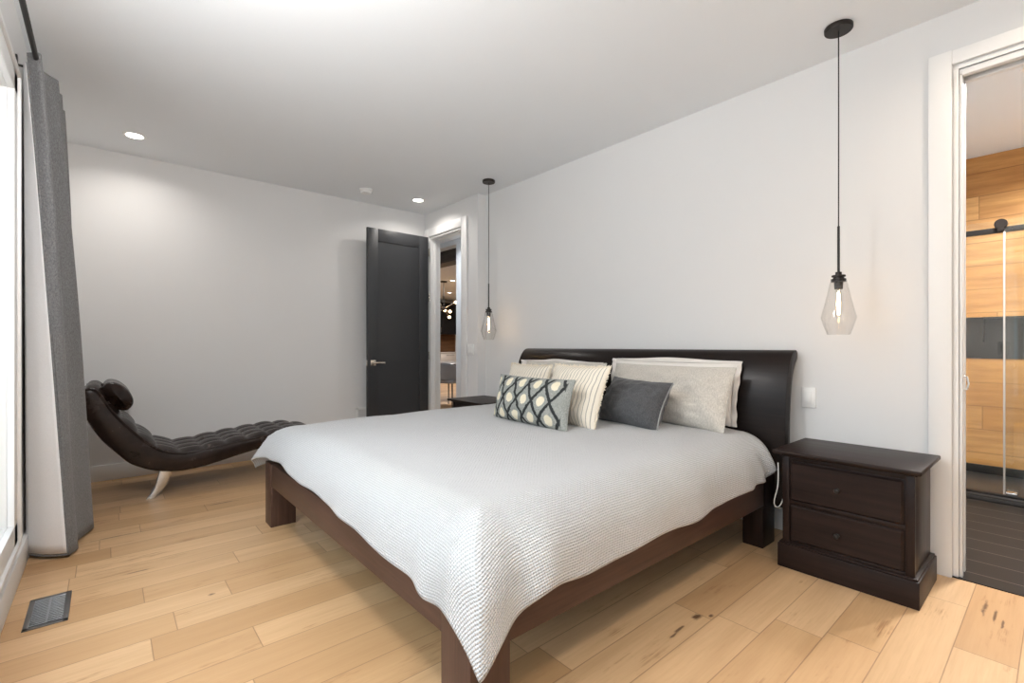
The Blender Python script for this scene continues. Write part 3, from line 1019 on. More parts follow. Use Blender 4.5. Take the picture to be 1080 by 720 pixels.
# added opal globe, an unseen fill light between window and bed
cl = thing('fill_globe', (0.1, 1.55, H), 'added opal fill globe, unseen, between the window and the bed', 'fill light')
MB().lathe((0.1, 1.55, H), [(0, 0), (0.07, 0), (0.07, -0.02), (0.012, -0.026), (0.012, -0.34), (0.05, -0.345), (0.05, -0.37), (0, -0.37)], 28).build('ceiling_canopy', M['bronze'], cl)
MB().lathe((0.1, 1.55, H - 0.50), [(0.0, -0.14)] + [(0.14 * math.sin(math.pi * k / 16), -0.14 * math.cos(math.pi * k / 16)) for k in range(1, 15)] + [(0.045, 0.135)], 32).build('globe_shade', emit('fill_globe_glow', (1.0, 0.99, 0.98), FILL_POWER / 4.2), cl)

# ------------------------------------------------------------------ bed
bed = thing('sleigh_bed', (1.84, 2.19, 0), 'dark wooden sleigh bed frame with block legs and curved headboard', 'bed')
BX0, YR, YL = 0.767, 1.074, 3.30
ZR0, ZR1 = 0.245, 0.392
for ya, yb in ((YR, YR + 0.152), (YL - 0.13, YL)):
    MB().box(BX0, BX0 + 0.146, ya, yb, 0.0, ZR1 - (0.03 if ya < 2 else 0.004), 0.003).build('leg', M['bedwood_z'], bed, 30)
for ya, yb in ((YR + 0.01, YR + 0.12), (YL - 0.12, YL - 0.01)):
    MB().box(2.745, 2.905, ya, yb, 0.0, ZR1 - 0.004, 0.003).build('leg', M['espresso_z'], bed, 30)
MB().box(BX0 + 0.003, BX0 + 0.045, YR + 0.153, YL - 0.131, ZR0 + 0.008, ZR1, 0.003).build('foot_rail', M['bedwood'], bed, 30)
for ya, yb in ((YR + 0.004, YR + 0.04), (YL - 0.04, YL - 0.004)):
    MB().box(BX0 + 0.147, 2.744, ya, yb, ZR0 - 0.008, ZR1, 0.003).build('side_rail', M['bedwood_x'], bed, 30)
sl = MB()
for k in range(14):
    sl.box(0.86 + k * 0.142, 0.95 + k * 0.142, YR + 0.042, YL - 0.042, 0.285, 0.305, 0.003)
sl.build('slat_base', M['espresso'], bed, 30)
prof_f = smoothcurve([(2.91, 0, 0.20), (2.908, 0, 0.5), (2.914, 0, 0.72), (2.935, 0, 0.88), (2.972, 0, 1.0), (3.015, 0, 1.065), (3.05, 0, 1.088)], 22)
prof_b = smoothcurve([(3.082, 0, 1.092), (3.103, 0, 1.075), (3.095, 0, 1.04), (3.06, 0, 1.0), (3.02, 0, 0.92), (2.995, 0, 0.78), (2.985, 0, 0.6), (2.985, 0, 0.20)], 24)
poly = [(p.x, p.z) for p in prof_f + prof_b]
MB().prism(poly, 1.03, 3.36, 0.003).build('headboard', M['headboard'], bed, 35)

mt = MB().box(0.84, 2.895, 1.13, 3.25, 0.312, 0.575, 0.085, 4)
tag(mt.build('mattress', M['navy'], None), 'navy sided mattress under the white coverlet', 'mattress')

# coverlet draped over mattress and duvet
ZT = 0.638
RD = 0.205
IX, IY0, IY1 = 0.745 + RD, 1.052 + RD, 3.345 - RD


def drape(s, t):
    """s: world x of the flat sheet, t: world y of the flat sheet"""
    dx = min(0.0, s - IX)
    dy = (t - IY0) if t < IY0 else ((t - IY1) if t > IY1 else 0.0)
    L = math.hypot(dx, dy)
    bx, by = max(s, IX), min(max(t, IY0), IY1)
    nz = noise.noise(Vector((s * 1.6, t * 1.6, 1.3)))
    n2 = noise.noise(Vector((s * 4.2 + 9, t * 4.2, 4.7)))
    z = ZT + 0.012 * nz + 0.005 * n2
    # gentle crown and the soft dip towards the edges
    ex = min(1.0, max(0.0, (s - IX) / 0.5))
    ey = min(1.0, max(0.0, min(t - IY0, IY1 - t) / 0.45))
    z -= 0.018 * ((1 - ex) ** 2 + (1 - ey) ** 2)
    if L < 1e-6:
        return Vector((bx, by, z))
    ux, uy = dx / L, dy / L
    corner = min(1.0, 4 * (ux * uy) ** 2)
    far = 1.0 if t > IY1 else 0.0
    pm = R(84) + corner * (R(3) - far * R(34))
    a = min(L / RD, pm)
    out = RD * math.sin(a)
    dn = RD * (1 - math.cos(a))
    out *= (1 / max(abs(ux), abs(uy))) ** (0.98 if not far else 1.1)
    rest = max(0.0, L - RD * pm)
    out += rest * math.cos(pm)
    dn += rest * math.sin(pm)
    hang = min(1.0, L / 0.34) ** 2
    # ridges on each side of the hanging corner, soft waves along the hems
    psi = math.atan2(abs(uy), abs(ux)) / (math.pi / 2)
    if not far:
        # the side is pushed out in a ridge beside the hanging corner, with a hollow on each side of it
        g = math.exp(-((s - 1.10 + 0.25 * L) / 0.10) ** 2)
        g2 = math.exp(-((s - 0.93 + 0.1 * L) / 0.07) ** 2)
        if abs(uy) > abs(ux):
            out += hang * (0.042 * g - 0.0 * g2)
            dn -= hang * 0.03 * g
        g3 = math.exp(-((t - 1.34 + 0.2 * L) / 0.07) ** 2)
        if abs(ux) > abs(uy):
            out += hang * 0.02 * g3
        dn -= 0.052 * corner * hang
    along = t if abs(ux) > abs(uy) else s
    kk = min(1.0, max(0.0, (psi - 0.25) / 0.3))
    tipy = 0.06 * corner * hang * (1 - far) * kk * kk * (3 - 2 * kk)
    wv = math.sin(along * 7.3 + 1.1) * 0.5 + math.sin(along * 15.7 + 2.0) * 0.3 + 0.9 * noise.noise(Vector((along * 5, 3.1, 0)))
    out += hang * 0.012 * wv * (1 - corner)
    if s > 2.45 and t < IY0:
        k = (s - 2.45) / 0.35
        out += hang * 0.022 * k * math.sin(s * 46)
        dn += hang * 0.012 * k * math.sin(s * 33 + 1)
    return Vector((bx + ux * out, by + uy * out - tipy, z - dn))


nu, nv = 230, 250


def sheet(i, j):
    u = i / (nu - 1)
    v = j / (nv - 1)
    # overhang changes along the hems: shorter towards the far corner and at the head
    y = lerp(1.052, 3.345, v)
    lf = lerp(0.375, 0.265, v) + 0.012 * math.sin(v * 31) * v
    s0 = IX - lf
    s = lerp(s0, 2.83, u)
    ls = 0.375 - 0.075 * max(0.0, (u - 0.72) / 0.28) ** 1.3 + 0.008 * math.sin(u * 23) 
    lfar = 0.34
    t = lerp(IY0 - ls, IY1 + lfar, v)
    return s, t


cv = MB()
cv.grid(lambda i, j: drape(*sheet(i, j)), nu, nv, lambda i, j: sheet(i, j))
co = cv.build('coverlet', M['coverlet'], None, 80)
tag(co, 'white waffle weave coverlet draped over the bed, one corner hanging', 'coverlet')
md = co.modifiers.new('thick', 'SOLIDIFY')
md.thickness = 0.006
md.offset = 1.0
# stitched hem
pts = [drape(*sheet(0, j)) for j in range(0, nv, 2)]
hem = MB()
hem.tube([drape(*sheet(i, 0)) for i in range(nu - 1, -1, -2)] + [drape(*sheet(0, 0))] + [drape(*sheet(0, j)) for j in range(1, nv, 2)], 0.0045, 6)
M['hem'] = plain('hem_cotton', rgb('d2d1d0'), 0.95, var=0.02)
hem.build('hem', M['hem'], co)


# ------------------------------------------------------------------ pillows
def pillow(name, label, c, size, tilt, yaw, mat, seed, group=None, sag=0.0, pinch=0.05, trim=None, uvw=None, loft=0.62, roll=0.0, cat='pillow', wr=0.004):
    """c: middle of the bottom edge; front faces -x; tilt leans it back towards +x"""
    Wd, Hh, Tk = size
    mx = Matrix.Translation(c) @ Matrix.Rotation(R(yaw), 4, 'Z') @ Matrix.Rotation(R(tilt), 4, 'Y') @ Matrix.Rotation(R(roll), 4, 'X')
    n = 40

    def surf(u, v, side):
        au, av = abs(u), abs(v)
        pu = 1 - pinch * (1 - v * v) * au ** 3
        pv = 1 - pinch * (1 - u * u) * av ** 3
        yy = -u * Wd / 2 * pu
        zz = v * Hh / 2 * pv
        b = max(0.0, (1 - au ** 2.6)) * max(0.0, (1 - av ** 2.6))
        d = Tk / 2 * b ** loft
        nz = noise.noise(Vector((u * 2.2 + seed, v * 2.2, seed * 1.7)))
        n2 = noise.noise(Vector((u * 6 + seed, v * 5, seed)))
        d *= 1 + 0.16 * nz + 0.05 * n2
        d += wr * n2 * b ** 0.3
        zz -= sag * (1 - u * u) * (0.5 + 0.5 * v) * Hh
        xx = -d if side else d
        # the lower half sits fuller
        xx *= 1.06 - 0.16 * v
        return mx @ Vector((xx, yy, zz + Hh / 2))

    def g(i, j):
        return -math.cos(math.pi * i / n), -math.cos(math.pi * j / n)
    # front and back skins share their rim
    verts, faces, uv = [], [], {}
    idx = {}
    for side in (1, 0):
        for i in range(n + 1):
            for j in range(n + 1):
                rim = i in (0, n) or j in (0, n)
                key = (0 if rim else side, i, j)
                if key in idx:
                    continue
                u, v = g(i, j)
                # soften the cosine spacing near the rim
                u, v = 0.75 * u + 0.25 * (2 * i / n - 1), 0.75 * v + 0.25 * (2 * j / n - 1)
                idx[key] = len(verts)
                verts.append(tuple(surf(u, v, side)))
                uv[len(verts) - 1] = ((u + 1) / 2 * Wd, (v + 1) / 2 * Hh)
    for side in (1, 0):
        for i in range(n):
            for j in range(n):
                q = []
                for a, b in ((i, j), (i + 1, j), (i + 1, j + 1), (i, j + 1)):
                    rim = a in (0, n) or b in (0, n)
                    q.append(idx[(0 if rim else side, a, b)])
                faces.append(q if side else q[::-1])
    mb = MB()
    mb.v, mb.f, mb.uv = verts, faces, uv
    o = mb.build(name, mat, None, 80, loc=c)
    tag(o, label, cat, group)
    rim = []
    ring = [(i, 0) for i in range(n)] + [(n, j) for j in range(n)] + [(i, n) for i in range(n, 0, -1)] + [(0, j) for j in range(n, 0, -1)]
    rim = [Vector(verts[idx[(0, a, b)]]) for a, b in ring]
    if trim == 'piping':
        MB().tube(rim + [rim[0]], 0.004, 6).build('piping', mat, o)
    elif trim == 'fringe':
        fb = MB()
        cc = sum(rim, Vector()) / len(rim)
        rr = random.Random(seed)
        for k, p in enumerate(rim):
            for q in range(2):
                p2 = p.lerp(rim[(k + 1) % len(rim)], q * 0.5)
                dv = (p2 - cc).normalized()
                e = p2 + dv * rr.uniform(0.008, 0.018) + Vector((rr.uniform(-0.004, 0.004), rr.uniform(-0.004, 0.004), rr.uniform(-0.004, 0.004)))
                e.z = max(e.z, c[2] + 0.004)
                fb.tube([p2, e], [0.0035, 0.0025], 5)
        fb.build('fringe', M['ivory'], o)
    elif trim == 'flange':
        fl = MB()
        cc = sum(rim, Vector()) / len(rim)
        m = len(rim)
        rr = random.Random(seed)

        def ff(i, j):
            p = rim[i % m]
            dv = (p - cc)
            nrm = (mx.to_3x3() @ Vector((1, 0, 0)))
            wob = 0.010 * noise.noise(Vector((i * 0.19, seed, 0)))
            q = p + dv.normalized() * (0.035 * j / 3) + nrm * wob * j
            q.z = max(q.z, c[2] + 0.002)
            return q
        fl.grid(ff, m, 4, lambda i, j: (i * 0.01, j * 0.01), close_u=True)
        fo = fl.build('flange', mat, o, 80)
        sd = fo.modifiers.new('thick', 'SOLIDIFY')
        sd.thickness = 0.003
    elif trim == 'zip':
        side_pts = [Vector(verts[idx[(0, n, j)]]) for j in range(2, n - 1)]
        zp = MB().tube([p + Vector((-0.003, -0.002, 0)) for p in side_pts], 0.0045, 6).build('zip', M['zip'], o)
        tag(zp, 'pale metal zip along the side seam')
    return o


ZP = ZT - 0.01
pillow('bed_pillow', 'white pillow against the headboard behind the oatmeal sham nearest the bathroom', (2.835, 1.745, ZP + 0.004), (0.88, 0.385, 0.115), 12, 2, M['sheet'], 3.1, 'white bed pillows', trim='flange', pinch=0.03)
pillow('bed_pillow', 'white pillow against the headboard behind the striped cushions, mostly hidden', (2.82, 2.78, ZP + 0.004), (0.90, 0.35, 0.13), 12, -2, M['sheet'], 5.2, 'white bed pillows', trim='flange', pinch=0.03)
pillow('pillow_sham', 'oatmeal linen sham with plain edge nearest the bathroom side', (2.66, 1.69, ZP), (0.88, 0.385, 0.17), 21, -3, M['linen'], 8.4, 'oatmeal pillow shams', trim='piping', pinch=0.03, wr=0.014)
pillow('pillow_sham', 'oatmeal linen sham behind the two striped cushions', (2.62, 2.56, ZP), (0.84, 0.375, 0.17), 16, 0, M['linen'], 12.9, 'oatmeal pillow shams', trim='piping', pinch=0.03, wr=0.012)
pillow('striped_cushion', 'ivory striped cushion farther from the camera, behind the patterned one', (2.40, 2.70, ZP), (0.48, 0.355, 0.15), 16, -4, M['stripe'], 21.0, 'ivory striped cushions', trim='fringe')
pillow('striped_cushion', 'ivory striped cushion beside the charcoal cushion', (2.14, 2.0, ZP), (0.50, 0.385, 0.15), 20, -7, M['stripe'], 25.0, 'ivory striped cushions', trim='fringe')
pillow('charcoal_cushion', 'charcoal grey cushion with a zip, leaning on the oatmeal sham', (2.38, 1.73, ZP), (0.47, 0.315, 0.21), 26, -6, M['charcoal_fabric'], 31.0, trim='zip', cat='cushion', roll=2, wr=0.014, pinch=0.09)
pillow('lumbar_cushion', 'long grey lumbar cushion with dark diamonds and cream tufts', (1.97, 2.165, ZP), (0.71, 0.30, 0.16), 13, -3, M['lumbar'], 41.0, trim='piping', cat='cushion')


# ------------------------------------------------------------------ nightstands
def nightstand(label):
    y0, y1 = 0.40, 0.957
    r = thing('nightstand', (2.80, 0.68, 0), label, 'bedside table', 'dark two drawer bedside tables')
    b = MB()
    b.box(2.625, 3.0, y0 + 0.022, y1 - 0.022, 0.11, 0.566, 0.003)
    for ya, yb in ((y0 + 0.018, y0 + 0.05), (y1 - 0.05, y1 - 0.018)):
        b.box(2.617, 2.64, ya, yb, 0.125, 0.56, 0.003)
    for za, zb in ((0.118, 0.14), (0.322, 0.342), (0.54, 0.562)):
        b.box(2.618, 2.64, y0 + 0.05, y1 - 0.05, za, zb, 0.002)
    b.build('carcass', M['espresso_z'], r, 30)
    MB().box(2.60, 3.012, y0, y1, 0.0, 0.118, 0.004).build('plinth', M['espresso_y'], r, 30)
    m = MB()
    m.box(2.606, 3.008, y0 + 0.006, y1 - 0.006, 0.1185, 0.127, 0.003)
    m.build('plinth_moulding', M['espresso_y'], r, 30)
    t = MB()
    t.box(2.60, 3.015, y0 + 0.006, y1 - 0.006, 0.562, 0.574, 0.005)
    t.box(2.565, 3.03, y0 - 0.012, y1 + 0.012, 0.574, 0.594, 0.006, 3)
    t.build('tabletop', M['espresso_y'], r, 30)
    for za, zb, zk in ((0.344, 0.536, 0.441), (0.142, 0.320, 0.228)):
        d = MB()
        d.box(2.607, 2.624, y0 + 0.055, y1 - 0.055, za, zb, 0.008, 1)
        do = d.build('drawer', M['espresso_y'], r, 20)
        k = MB().lathe((2.607, (y0 + y1) / 2 + 0.018, zk), [(0.0, -0.026), (0.009, -0.025), (0.0125, -0.02), (0.011, -0.014), (0.005, -0.009), (0.005, -0.003), (0.009, 0.0), (0, 0.001)], 18, 'x')
        k.build('knob', M['black'], do)
    return r


n1 = nightstand('dark two drawer bedside table beside the bathroom doorway')
n2 = copy_tree(n1)
n2.location = (2.80, 3.70, 0)
n2['label'] = 'dark bedside table on the far side of the bed near the hall door'

# ------------------------------------------------------------------ pendants
def pendant(label):
    x, y = 2.831, 0.752
    r = thing('pendant_lamp', (x, y, H), label, 'pendant lamp', 'glass bedside pendants')
    c = MB().lathe((x, y, H), [(0, 0), (0.06, 0), (0.062, -0.003), (0.062, -0.020), (0.059, -0.024), (0, -0.024)], 40)
    c.build('ceiling_canopy', M['bronze'], r)
    MB().tube([(x, y, H - 0.02), (x + 0.001, y, 2.3), (x, y, 1.72)], 0.003, 8).build('cord', M['black'], r)
    st = MB().lathe((x, y, 0), [(0, 1.725), (0.006, 1.725), (0.006, 1.49), (0, 1.49)], 12)
    st.build('stem', M['black'], r)
    so = MB().lathe((x, y, 0), [(0, 1.492), (0.014, 1.492), (0.014, 1.478), (0.03, 1.476), (0.031, 1.468), (0.024, 1.466), (0.024, 1.459), (0.033, 1.457), (0.033, 1.442), (0.02, 1.44), (0.018, 1.405), (0, 1.405)], 28)
    so.build('socket', M['bronze'], r)
    g = MB().lathe((x, y, 0), [(0.035, 1.45), (0.038, 1.438), (0.056, 1.35), (0.0765, 1.265), (0.0768, 1.259), (0.064, 1.215), (0.050, 1.175), (0.047, 1.174), (0.061, 1.215), (0.0735, 1.259), (0.0733, 1.264), (0.053, 1.35), (0.035, 1.437), (0.032, 1.45)], 40, closed=True)
    tag(g.build('glass_shade', M['shade_glass'], r, 25), 'clear glass shade narrowing to an open bottom')
    bl = MB().lathe((x, y, 0), [(0.012, 1.405), (0.0145, 1.395), (0.015, 1.28), (0.012, 1.262), (0.005, 1.252), (0, 1.25)], 20)
    bu = bl.build('bulb', M['shade_glass'], r)
    f = MB()
    for k in range(4):
        a = k * math.pi / 2
        f.tube([(x + 0.003 * math.cos(a), y + 0.003 * math.sin(a), 1.39), (x + 0.0075 * math.cos(a), y + 0.0075 * math.sin(a), 1.33), (x + 0.004 * math.cos(a), y + 0.004 * math.sin(a), 1.275)], 0.0016, 6)
    tag(f.build('filament', M['filament'], bu), 'glowing filament')
    return r


p1 = pendant('clear glass pendant hanging above the bedside table by the bathroom')
p2 = copy_tree(p1)
p2.location = (2.857, 3.69, H)
p2['label'] = 'clear glass pendant hanging beside the hall doorway wall'


# ------------------------------------------------------------------ chaise
def chaise():
    Y0, Y1 = 4.30, 4.95
    r = thing('chaise_lounge', (0.6, 4.62, 0), 'dark brown tufted leather chaise on chrome legs by the back wall', 'chaise lounge')
    top = smoothcurve([(-0.115, 0, 0.815), (-0.075, 0, 0.825), (-0.035, 0, 0.79), (0.03, 0, 0.665), (0.117, 0, 0.545), (0.212, 0, 0.434), (0.32, 0, 0.345), (0.455, 0, 0.31), (0.606, 0, 0.325), (0.76, 0, 0.345), (0.915, 0, 0.362), (1.07, 0, 0.378), (1.25, 0, 0.378), (1.42, 0, 0.345), (1.54, 0, 0.295)], 90)
    bot = smoothcurve([(-0.135, 0, 0.79), (-0.135, 0, 0.72), (-0.115, 0, 0.645), (-0.035, 0, 0.484), (0.05, 0, 0.372), (0.138, 0, 0.274), (0.278, 0, 0.203), (0.419, 0, 0.179), (0.55, 0, 0.188), (0.663, 0, 0.208), (0.827, 0, 0.245), (1.0, 0, 0.275), (1.2, 0, 0.285), (1.4, 0, 0.265), (1.54, 0, 0.235)], 90)
    n = 90
    prof = []
    # body: side panels, underside and a plain deck; rounded long edges
    b = MB()
    ring = [(0.0, 0.0, 1), (0.012, 0.0, 1), (0.0, 0.012, 1)]

    def sec(i):
        t, q = top[i], bot[i]
        e = 0.02
        nrm = (t - q).normalized()
        pts = []
        for (p, dirn) in ((q, 1), (t, -1)):
            pass
        A = [(Y0 + e, q), (Y0 + e * 0.3, q + nrm * e * 0.3), (Y0, q + nrm * e), (Y0, t - nrm * e), (Y0 + e * 0.3, t - nrm * e * 0.3), (Y0 + e, t)]
        B = [(Y1 - (yy - Y0), p) for yy, p in A[::-1]]
        return [Vector((p.x, yy, p.z)) for yy, p in A + B]
    secs = [sec(i) for i in range(n)]
    m = len(secs[0])
    b.grid(lambda i, j: secs[i][j % m], n, m + 1)
    s0 = len(b.v)
    b.f.append([j for j in range(m)])
    b.f.append([(n - 1) * (m + 1) + j for j in range(m)][::-1])
    b.build('body', M['leather'], r, 50)
    # tufted cushion
    c = MB()
    nl, nw = 200, 70
    LT = [0.0]
    tc = smoothcurve([(p.x, 0, p.z) for p in top], nl)
    for i in range(1, nl):
        LT.append(LT[-1] + (tc[i] - tc[i - 1]).length)
    tot = LT[-1]

    def fn(i, j):
        a = LT[i] / tot
        v = j / (nw - 1)
        tg = (tc[min(i + 1, nl - 1)] - tc[max(i - 1, 0)]).normalized()
        nr = Vector((-tg.z, 0, tg.x))
        if nr.z < 0 and a > 0.2:
            nr = -nr
        cu = abs(math.sin(math.pi * LT[i] / 0.155))
        cw = abs(math.sin(math.pi * (v * 4)))
        hgt = 0.005 + 0.027 * (cu * cw) ** 0.36
        ed = min(v, 1 - v) * 4
        hgt *= min(1, ed * 2.2) ** 0.5
        en = min(a, 1 - a) * tot / 0.05
        hgt *= min(1, en) ** 0.5
        p = tc[i] + nr * hgt
        return (p.x, lerp(Y0 + 0.008, Y1 - 0.008, v), p.z)
    c.grid(fn, nl, nw)
    c.build('tufted_cushion', M['leather'], r, 80)
    # piped seam
    for yy in (Y0 + 0.004, Y1 - 0.004):
        MB().tube([(p.x, yy, p.z) for p in top[::2]], 0.006, 8).build('piping', M['leather'], r)
    # bolster strapped over the head end
    ax, az = 0.045, 0.745
    sl_ = Vector((0.56, 0, -0.83))
    nr = Vector((0.83, 0, 0.56))
    k = MB()

    def bf(i, j):
        a = 2 * math.pi * i / 32
        v = j / 24
        yy = lerp(Y0 + 0.03, Y1 - 0.03, v)
        e = min(v, 1 - v)
        q = min(1.0, (e / 0.08)) 
        rr = (1 - (1 - q) ** 2) ** 0.5 if q < 1 else 1.0
        wob = 1 + 0.05 * noise.noise(Vector((a, v * 5, 2.0)))
        p = Vector((ax, yy, az)) + sl_ * (0.115 * math.cos(a) * (0.25 + 0.75 * rr) * wob) + nr * (0.068 * math.sin(a) * rr * wob + 0.022)
        return p
    k.grid(bf, 32, 25, close_u=True)
    k.f.append([0 + i * 25 for i in range(32)])
    k.f.append([24 + i * 25 for i in range(32)])
    k.build('head_bolster', M['leather'], r, 80)
    # curved blade legs
    for yy in (Y0 + 0.05, Y0 + 0.27):
        for x0, sgn in ((0.33 if yy < 4.4 else 0.368, 1), (1.24, -1)):
            zt = 0.205 if sgn == 1 else 0.30
            cur = smoothcurve([(x0 + 0.012 * sgn, 0, zt), (x0 - 0.008 * sgn, 0, zt * 0.7), (x0 - 0.034 * sgn, 0, zt * 0.35), (x0 - 0.085 * sgn, 0, 0.0)], 12)
            lg = MB()
            pf, pb = [], []
            for i, p in enumerate(cur):
                wd = lerp(0.042, 0.024, i / 11)
                pf.append((p.x - wd, p.z))
                pb.append((p.x + wd, p.z))
            lg.prism(pf + pb[::-1], yy - 0.022, yy + 0.022, 0.003)
            tag(lg.build('leg', M['chrome'], r, 30), 'curved chrome blade leg')
    return r


chaise()

# ------------------------------------------------------------------ curtain and rod
rod = thing('curtain_rod', (-0.252, 1.6, 2.48), 'slim black curtain rod running above the window', 'curtain rod')
MB().tube([(-0.252, -1.15, 2.48), (-0.252, 4.12, 2.48)], 0.0105, 14).build('rod', M['black'], rod)
for yy in (-1.0, 1.2, 3.27):
    b = MB()
    b.box(XW, XW + 0.008, yy - 0.015, yy + 0.015, 2.43, 2.51, 0.002)
    b.tube([(XW + 0.006, yy, 2.465), (-0.252, yy, 2.465)], 0.006, 8)
    b.build('bracket', M['black'], rod)
for yy in (-1.16, 4.12):
    MB().lathe((-0.252, yy, 2.48), [(0, 0), (0.016, 0), (0.016, 0.025), (0, 0.025)], 14, 'y').build('finial', M['black'], rod)

cu = thing('curtain', (-0.2, 3.7, 0.0), 'grey heather curtain with white lining gathered beside the window', 'curtain')
topp = [(-0.287, 3.20), (-0.236, 3.17), (-0.240, 3.355), (-0.190, 3.44), (-0.268, 3.50), (-0.185, 3.62), (-0.272, 3.68), (-0.185, 3.86), (-0.275, 3.92), (-0.20, 4.02), (-0.28, 4.06)]
botp = [(-0.150, 3.42), (-0.116, 3.51), (-0.134, 3.61), (-0.056, 3.86), (-0.150, 3.84), (-0.085, 3.98), (-0.20, 3.92), (-0.10, 4.06), (-0.22, 4.02), (-0.14, 4.12), (-0.28, 4.12)]
TN = 120
tp = smoothcurve([(x, y, 2.505) for x, y in topp], TN)
bp = smoothcurve([(x, y, 0.012) for x, y in botp], TN)
NZ = 50
c = MB()


def cf(i, j):
    v = j / (NZ - 1)
    k = 1 - v
    e = k ** 0.92
    p = tp[i].lerp(bp[i], e)
    p.z = lerp(0.012, 2.505, v)
    ed = i / (TN - 1)
    p.x += 0.006 * math.sin(ed * 40 + v * 5) * math.sin(math.pi * v)
    if i < 8:
        p.x += 0.0
    return p


c.grid(cf, TN, NZ)
cm = c.build('drape', M['curtain'], cu, 80)
sd = cm.modifiers.new('thick', 'SOLIDIFY')
sd.thickness = 0.003
# lining turned back along the leading edge
c = MB()
lt = smoothcurve([(-0.300, 3.26, 2.46), (-0.295, 3.235, 2.46), (-0.288, 3.205, 2.46)], 12)
lb = smoothcurve([(-0.318, 3.56, 0.03), (-0.24, 3.47, 0.03), (-0.156, 3.418, 0.03)], 12)


def lf_(i, j):
    v = j / (NZ - 1)
    e = (1 - v) ** 0.92
    p = lt[i].lerp(lb[i], e)
    p.z = lerp(0.03, 2.46, v)
    p.y -= 0.004
    return p


c.grid(lf_, 12, NZ)
lm = c.build('lining', M['curtain_lining'], cu, 80)
tag(lm, 'white lining turned back')
sd = lm.modifiers.new('thick', 'SOLIDIFY')
sd.thickness = 0.003
MB().tube([Vector((p.x, p.y, 0.02)) for p in lb] , 0.006, 8).build('hem', M['curtain'], cu)
MB().tube([lf_(11, j) + Vector((0.003, -0.001, 0)) for j in range(NZ)], 0.004, 8).build('hem', M['curtain'], cu)

# ------------------------------------------------------------------ small fixtures
def rocker_switch(label, x, y, z, gangs=1):
    r = thing('light_switch', (x, y, z), label, 'light switch', 'white wall switches')
    wd = 0.036 + 0.0 if gangs == 1 else 0.058
    MB().box(x - 0.010, x, y - wd, y + wd, z - 0.058, z + 0.058, 0.003).build('cover_plate', M['white_plastic'], r, 30)
    for g in range(gangs):
        yc = y + (0 if gangs == 1 else (-0.023 + 0.046 * g))
        fr = MB()
        fr.box(x - 0.0115, x - 0.0095, yc - 0.0175, yc + 0.0175, z - 0.034, z + 0.034, 0.001)
        mx = Matrix.Translation((x - 0.012, yc, z)) @ Matrix.Rotation(R(4), 4, 'Y')
        fr.box(-0.003, 0.002, -0.0155, 0.0155, -0.032, 0.032, 0.001, 2, mx)
        fr.build('rocker', M['white_plastic'], r, 30)
    return r


rocker_switch('single white rocker switch on the wall above the near bedside table', XH, 0.975, 0.816, 1)
rocker_switch('double white switch plate beside the hall doorway', XJ, 4.20, 1.075, 2)

sm = thing('smoke_detector', (2.056, 4.74, H), 'round white smoke detector on the ceiling near the back wall', 'smoke detector')
MB().lathe((2.056, 4.74, H), [(0, 0), (0.066, 0), (0.066, -0.008), (0.06, -0.012), (0.06, -0.012), (0, -0.012)], 32).build('base', M['white_plastic'], sm)
MB().lathe((2.056, 4.74, H), [(0, -0.012), (0.054, -0.0125), (0.056, -0.018), (0.054, -0.032), (0.045, -0.04), (0, -0.041)], 32).build('cover', M['white_plastic'], sm)
MB().lathe((2.10, 4.70, H - 0.036), [(0, 0), (0.005, 0), (0.005, -0.006), (0, -0.006)], 10).build('test_button', M['chrome'], sm)

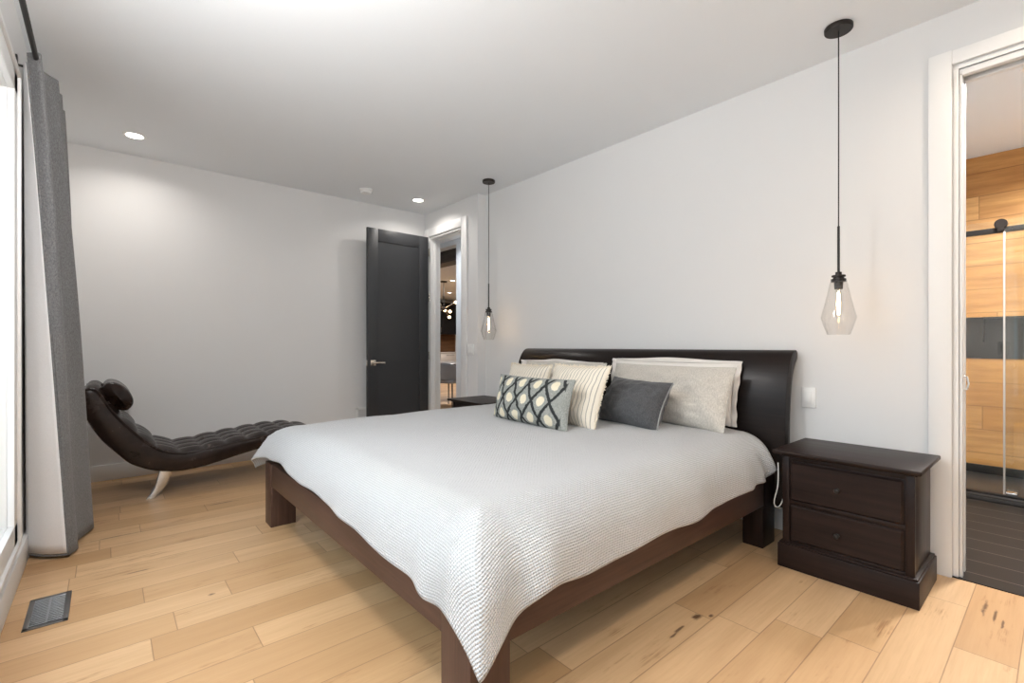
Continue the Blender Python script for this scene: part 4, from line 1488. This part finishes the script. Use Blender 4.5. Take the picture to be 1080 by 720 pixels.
# return-air grille low on the back wall
gr = thing('wall_grille', (2.24, YB, 0.33), 'white air grille low on the back wall beside the open door', 'air grille')
b = MB()
gx0, gx1, gz0, gz1 = 2.125, 2.45, 0.22, 0.42
for q in ((gx0, gx1, gz1 - 0.025, gz1), (gx0, gx1, gz0, gz0 + 0.025), (gx0, gx0 + 0.025, gz0, gz1), (gx1 - 0.025, gx1, gz0, gz1)):
    b.box(q[0], q[1], YB - 0.008, YB, q[2], q[3], 0.002)
b.build('frame', M['white_plastic'], gr, 30)
b = MB()
for k in range(9):
    zc = gz0 + 0.034 + k * 0.0168
    b.box(gx0 + 0.025, gx1 - 0.025, -0.001, 0.001, -0.008, 0.008, 0, 1, Matrix.Translation((0, YB - 0.005, zc)) @ Matrix.Rotation(R(35), 4, 'X'))
tag(b.build('louvres', M['white_plastic'], gr, 0), None)

# floor register
vg = thing('floor_register', (-0.184, 2.797, 0), 'dark metal floor vent in the wood floor below the window', 'floor vent')
vx0, vx1, vy0, vy1 = -0.252, -0.118, 2.645, 2.945
b = MB()
for q in ((vx0, vx1, vy0, vy0 + 0.02), (vx0, vx1, vy1 - 0.02, vy1), (vx0, vx0 + 0.018, vy0, vy1), (vx1 - 0.018, vx1, vy0, vy1)):
    b.box(q[0], q[1], q[2], q[3], 0.0, 0.005, 0.0015)
M['register'] = plain('brushed_grey_metal', (0.22, 0.22, 0.225), 0.35, 0.9, var=0.1)
b.build('frame', M['register'], vg, 30)
MB().box(vx0 + 0.01, vx1 - 0.01, vy0 + 0.01, vy1 - 0.01, 0.0005, 0.0015).build('duct_opening', M['black'], vg, 0)
b = MB()
for k in range(16):
    yy = vy0 + 0.03 + k * 0.016
    b.box(vx0 + 0.018, vx1 - 0.018, -0.0008, 0.0008, -0.004, 0.004, 0, 1, Matrix.Translation((0, yy, 0.0045)) @ Matrix.Rotation(R(50), 4, 'X'))
b.box((vx0 + vx1) / 2 - 0.003, (vx0 + vx1) / 2 + 0.003, vy0 + 0.02, vy1 - 0.02, 0.002, 0.0055)
b.build('louvres', M['register'], vg, 0)

# charging cable loop between bed and bedside table
cab = MB().tube(smoothcurve([(2.70, 0.99, 0.50), (2.69, 0.985, 0.44), (2.68, 0.985, 0.375), (2.68, 1.0, 0.31), (2.68, 1.0, 0.28), (2.69, 0.99, 0.268), (2.71, 0.98, 0.28), (2.76, 0.975, 0.33)], 40), 0.003, 8)
tag(cab.build('charging_cable', M['cable'], None), 'thin white cable looping between bed and near bedside table', 'cable')
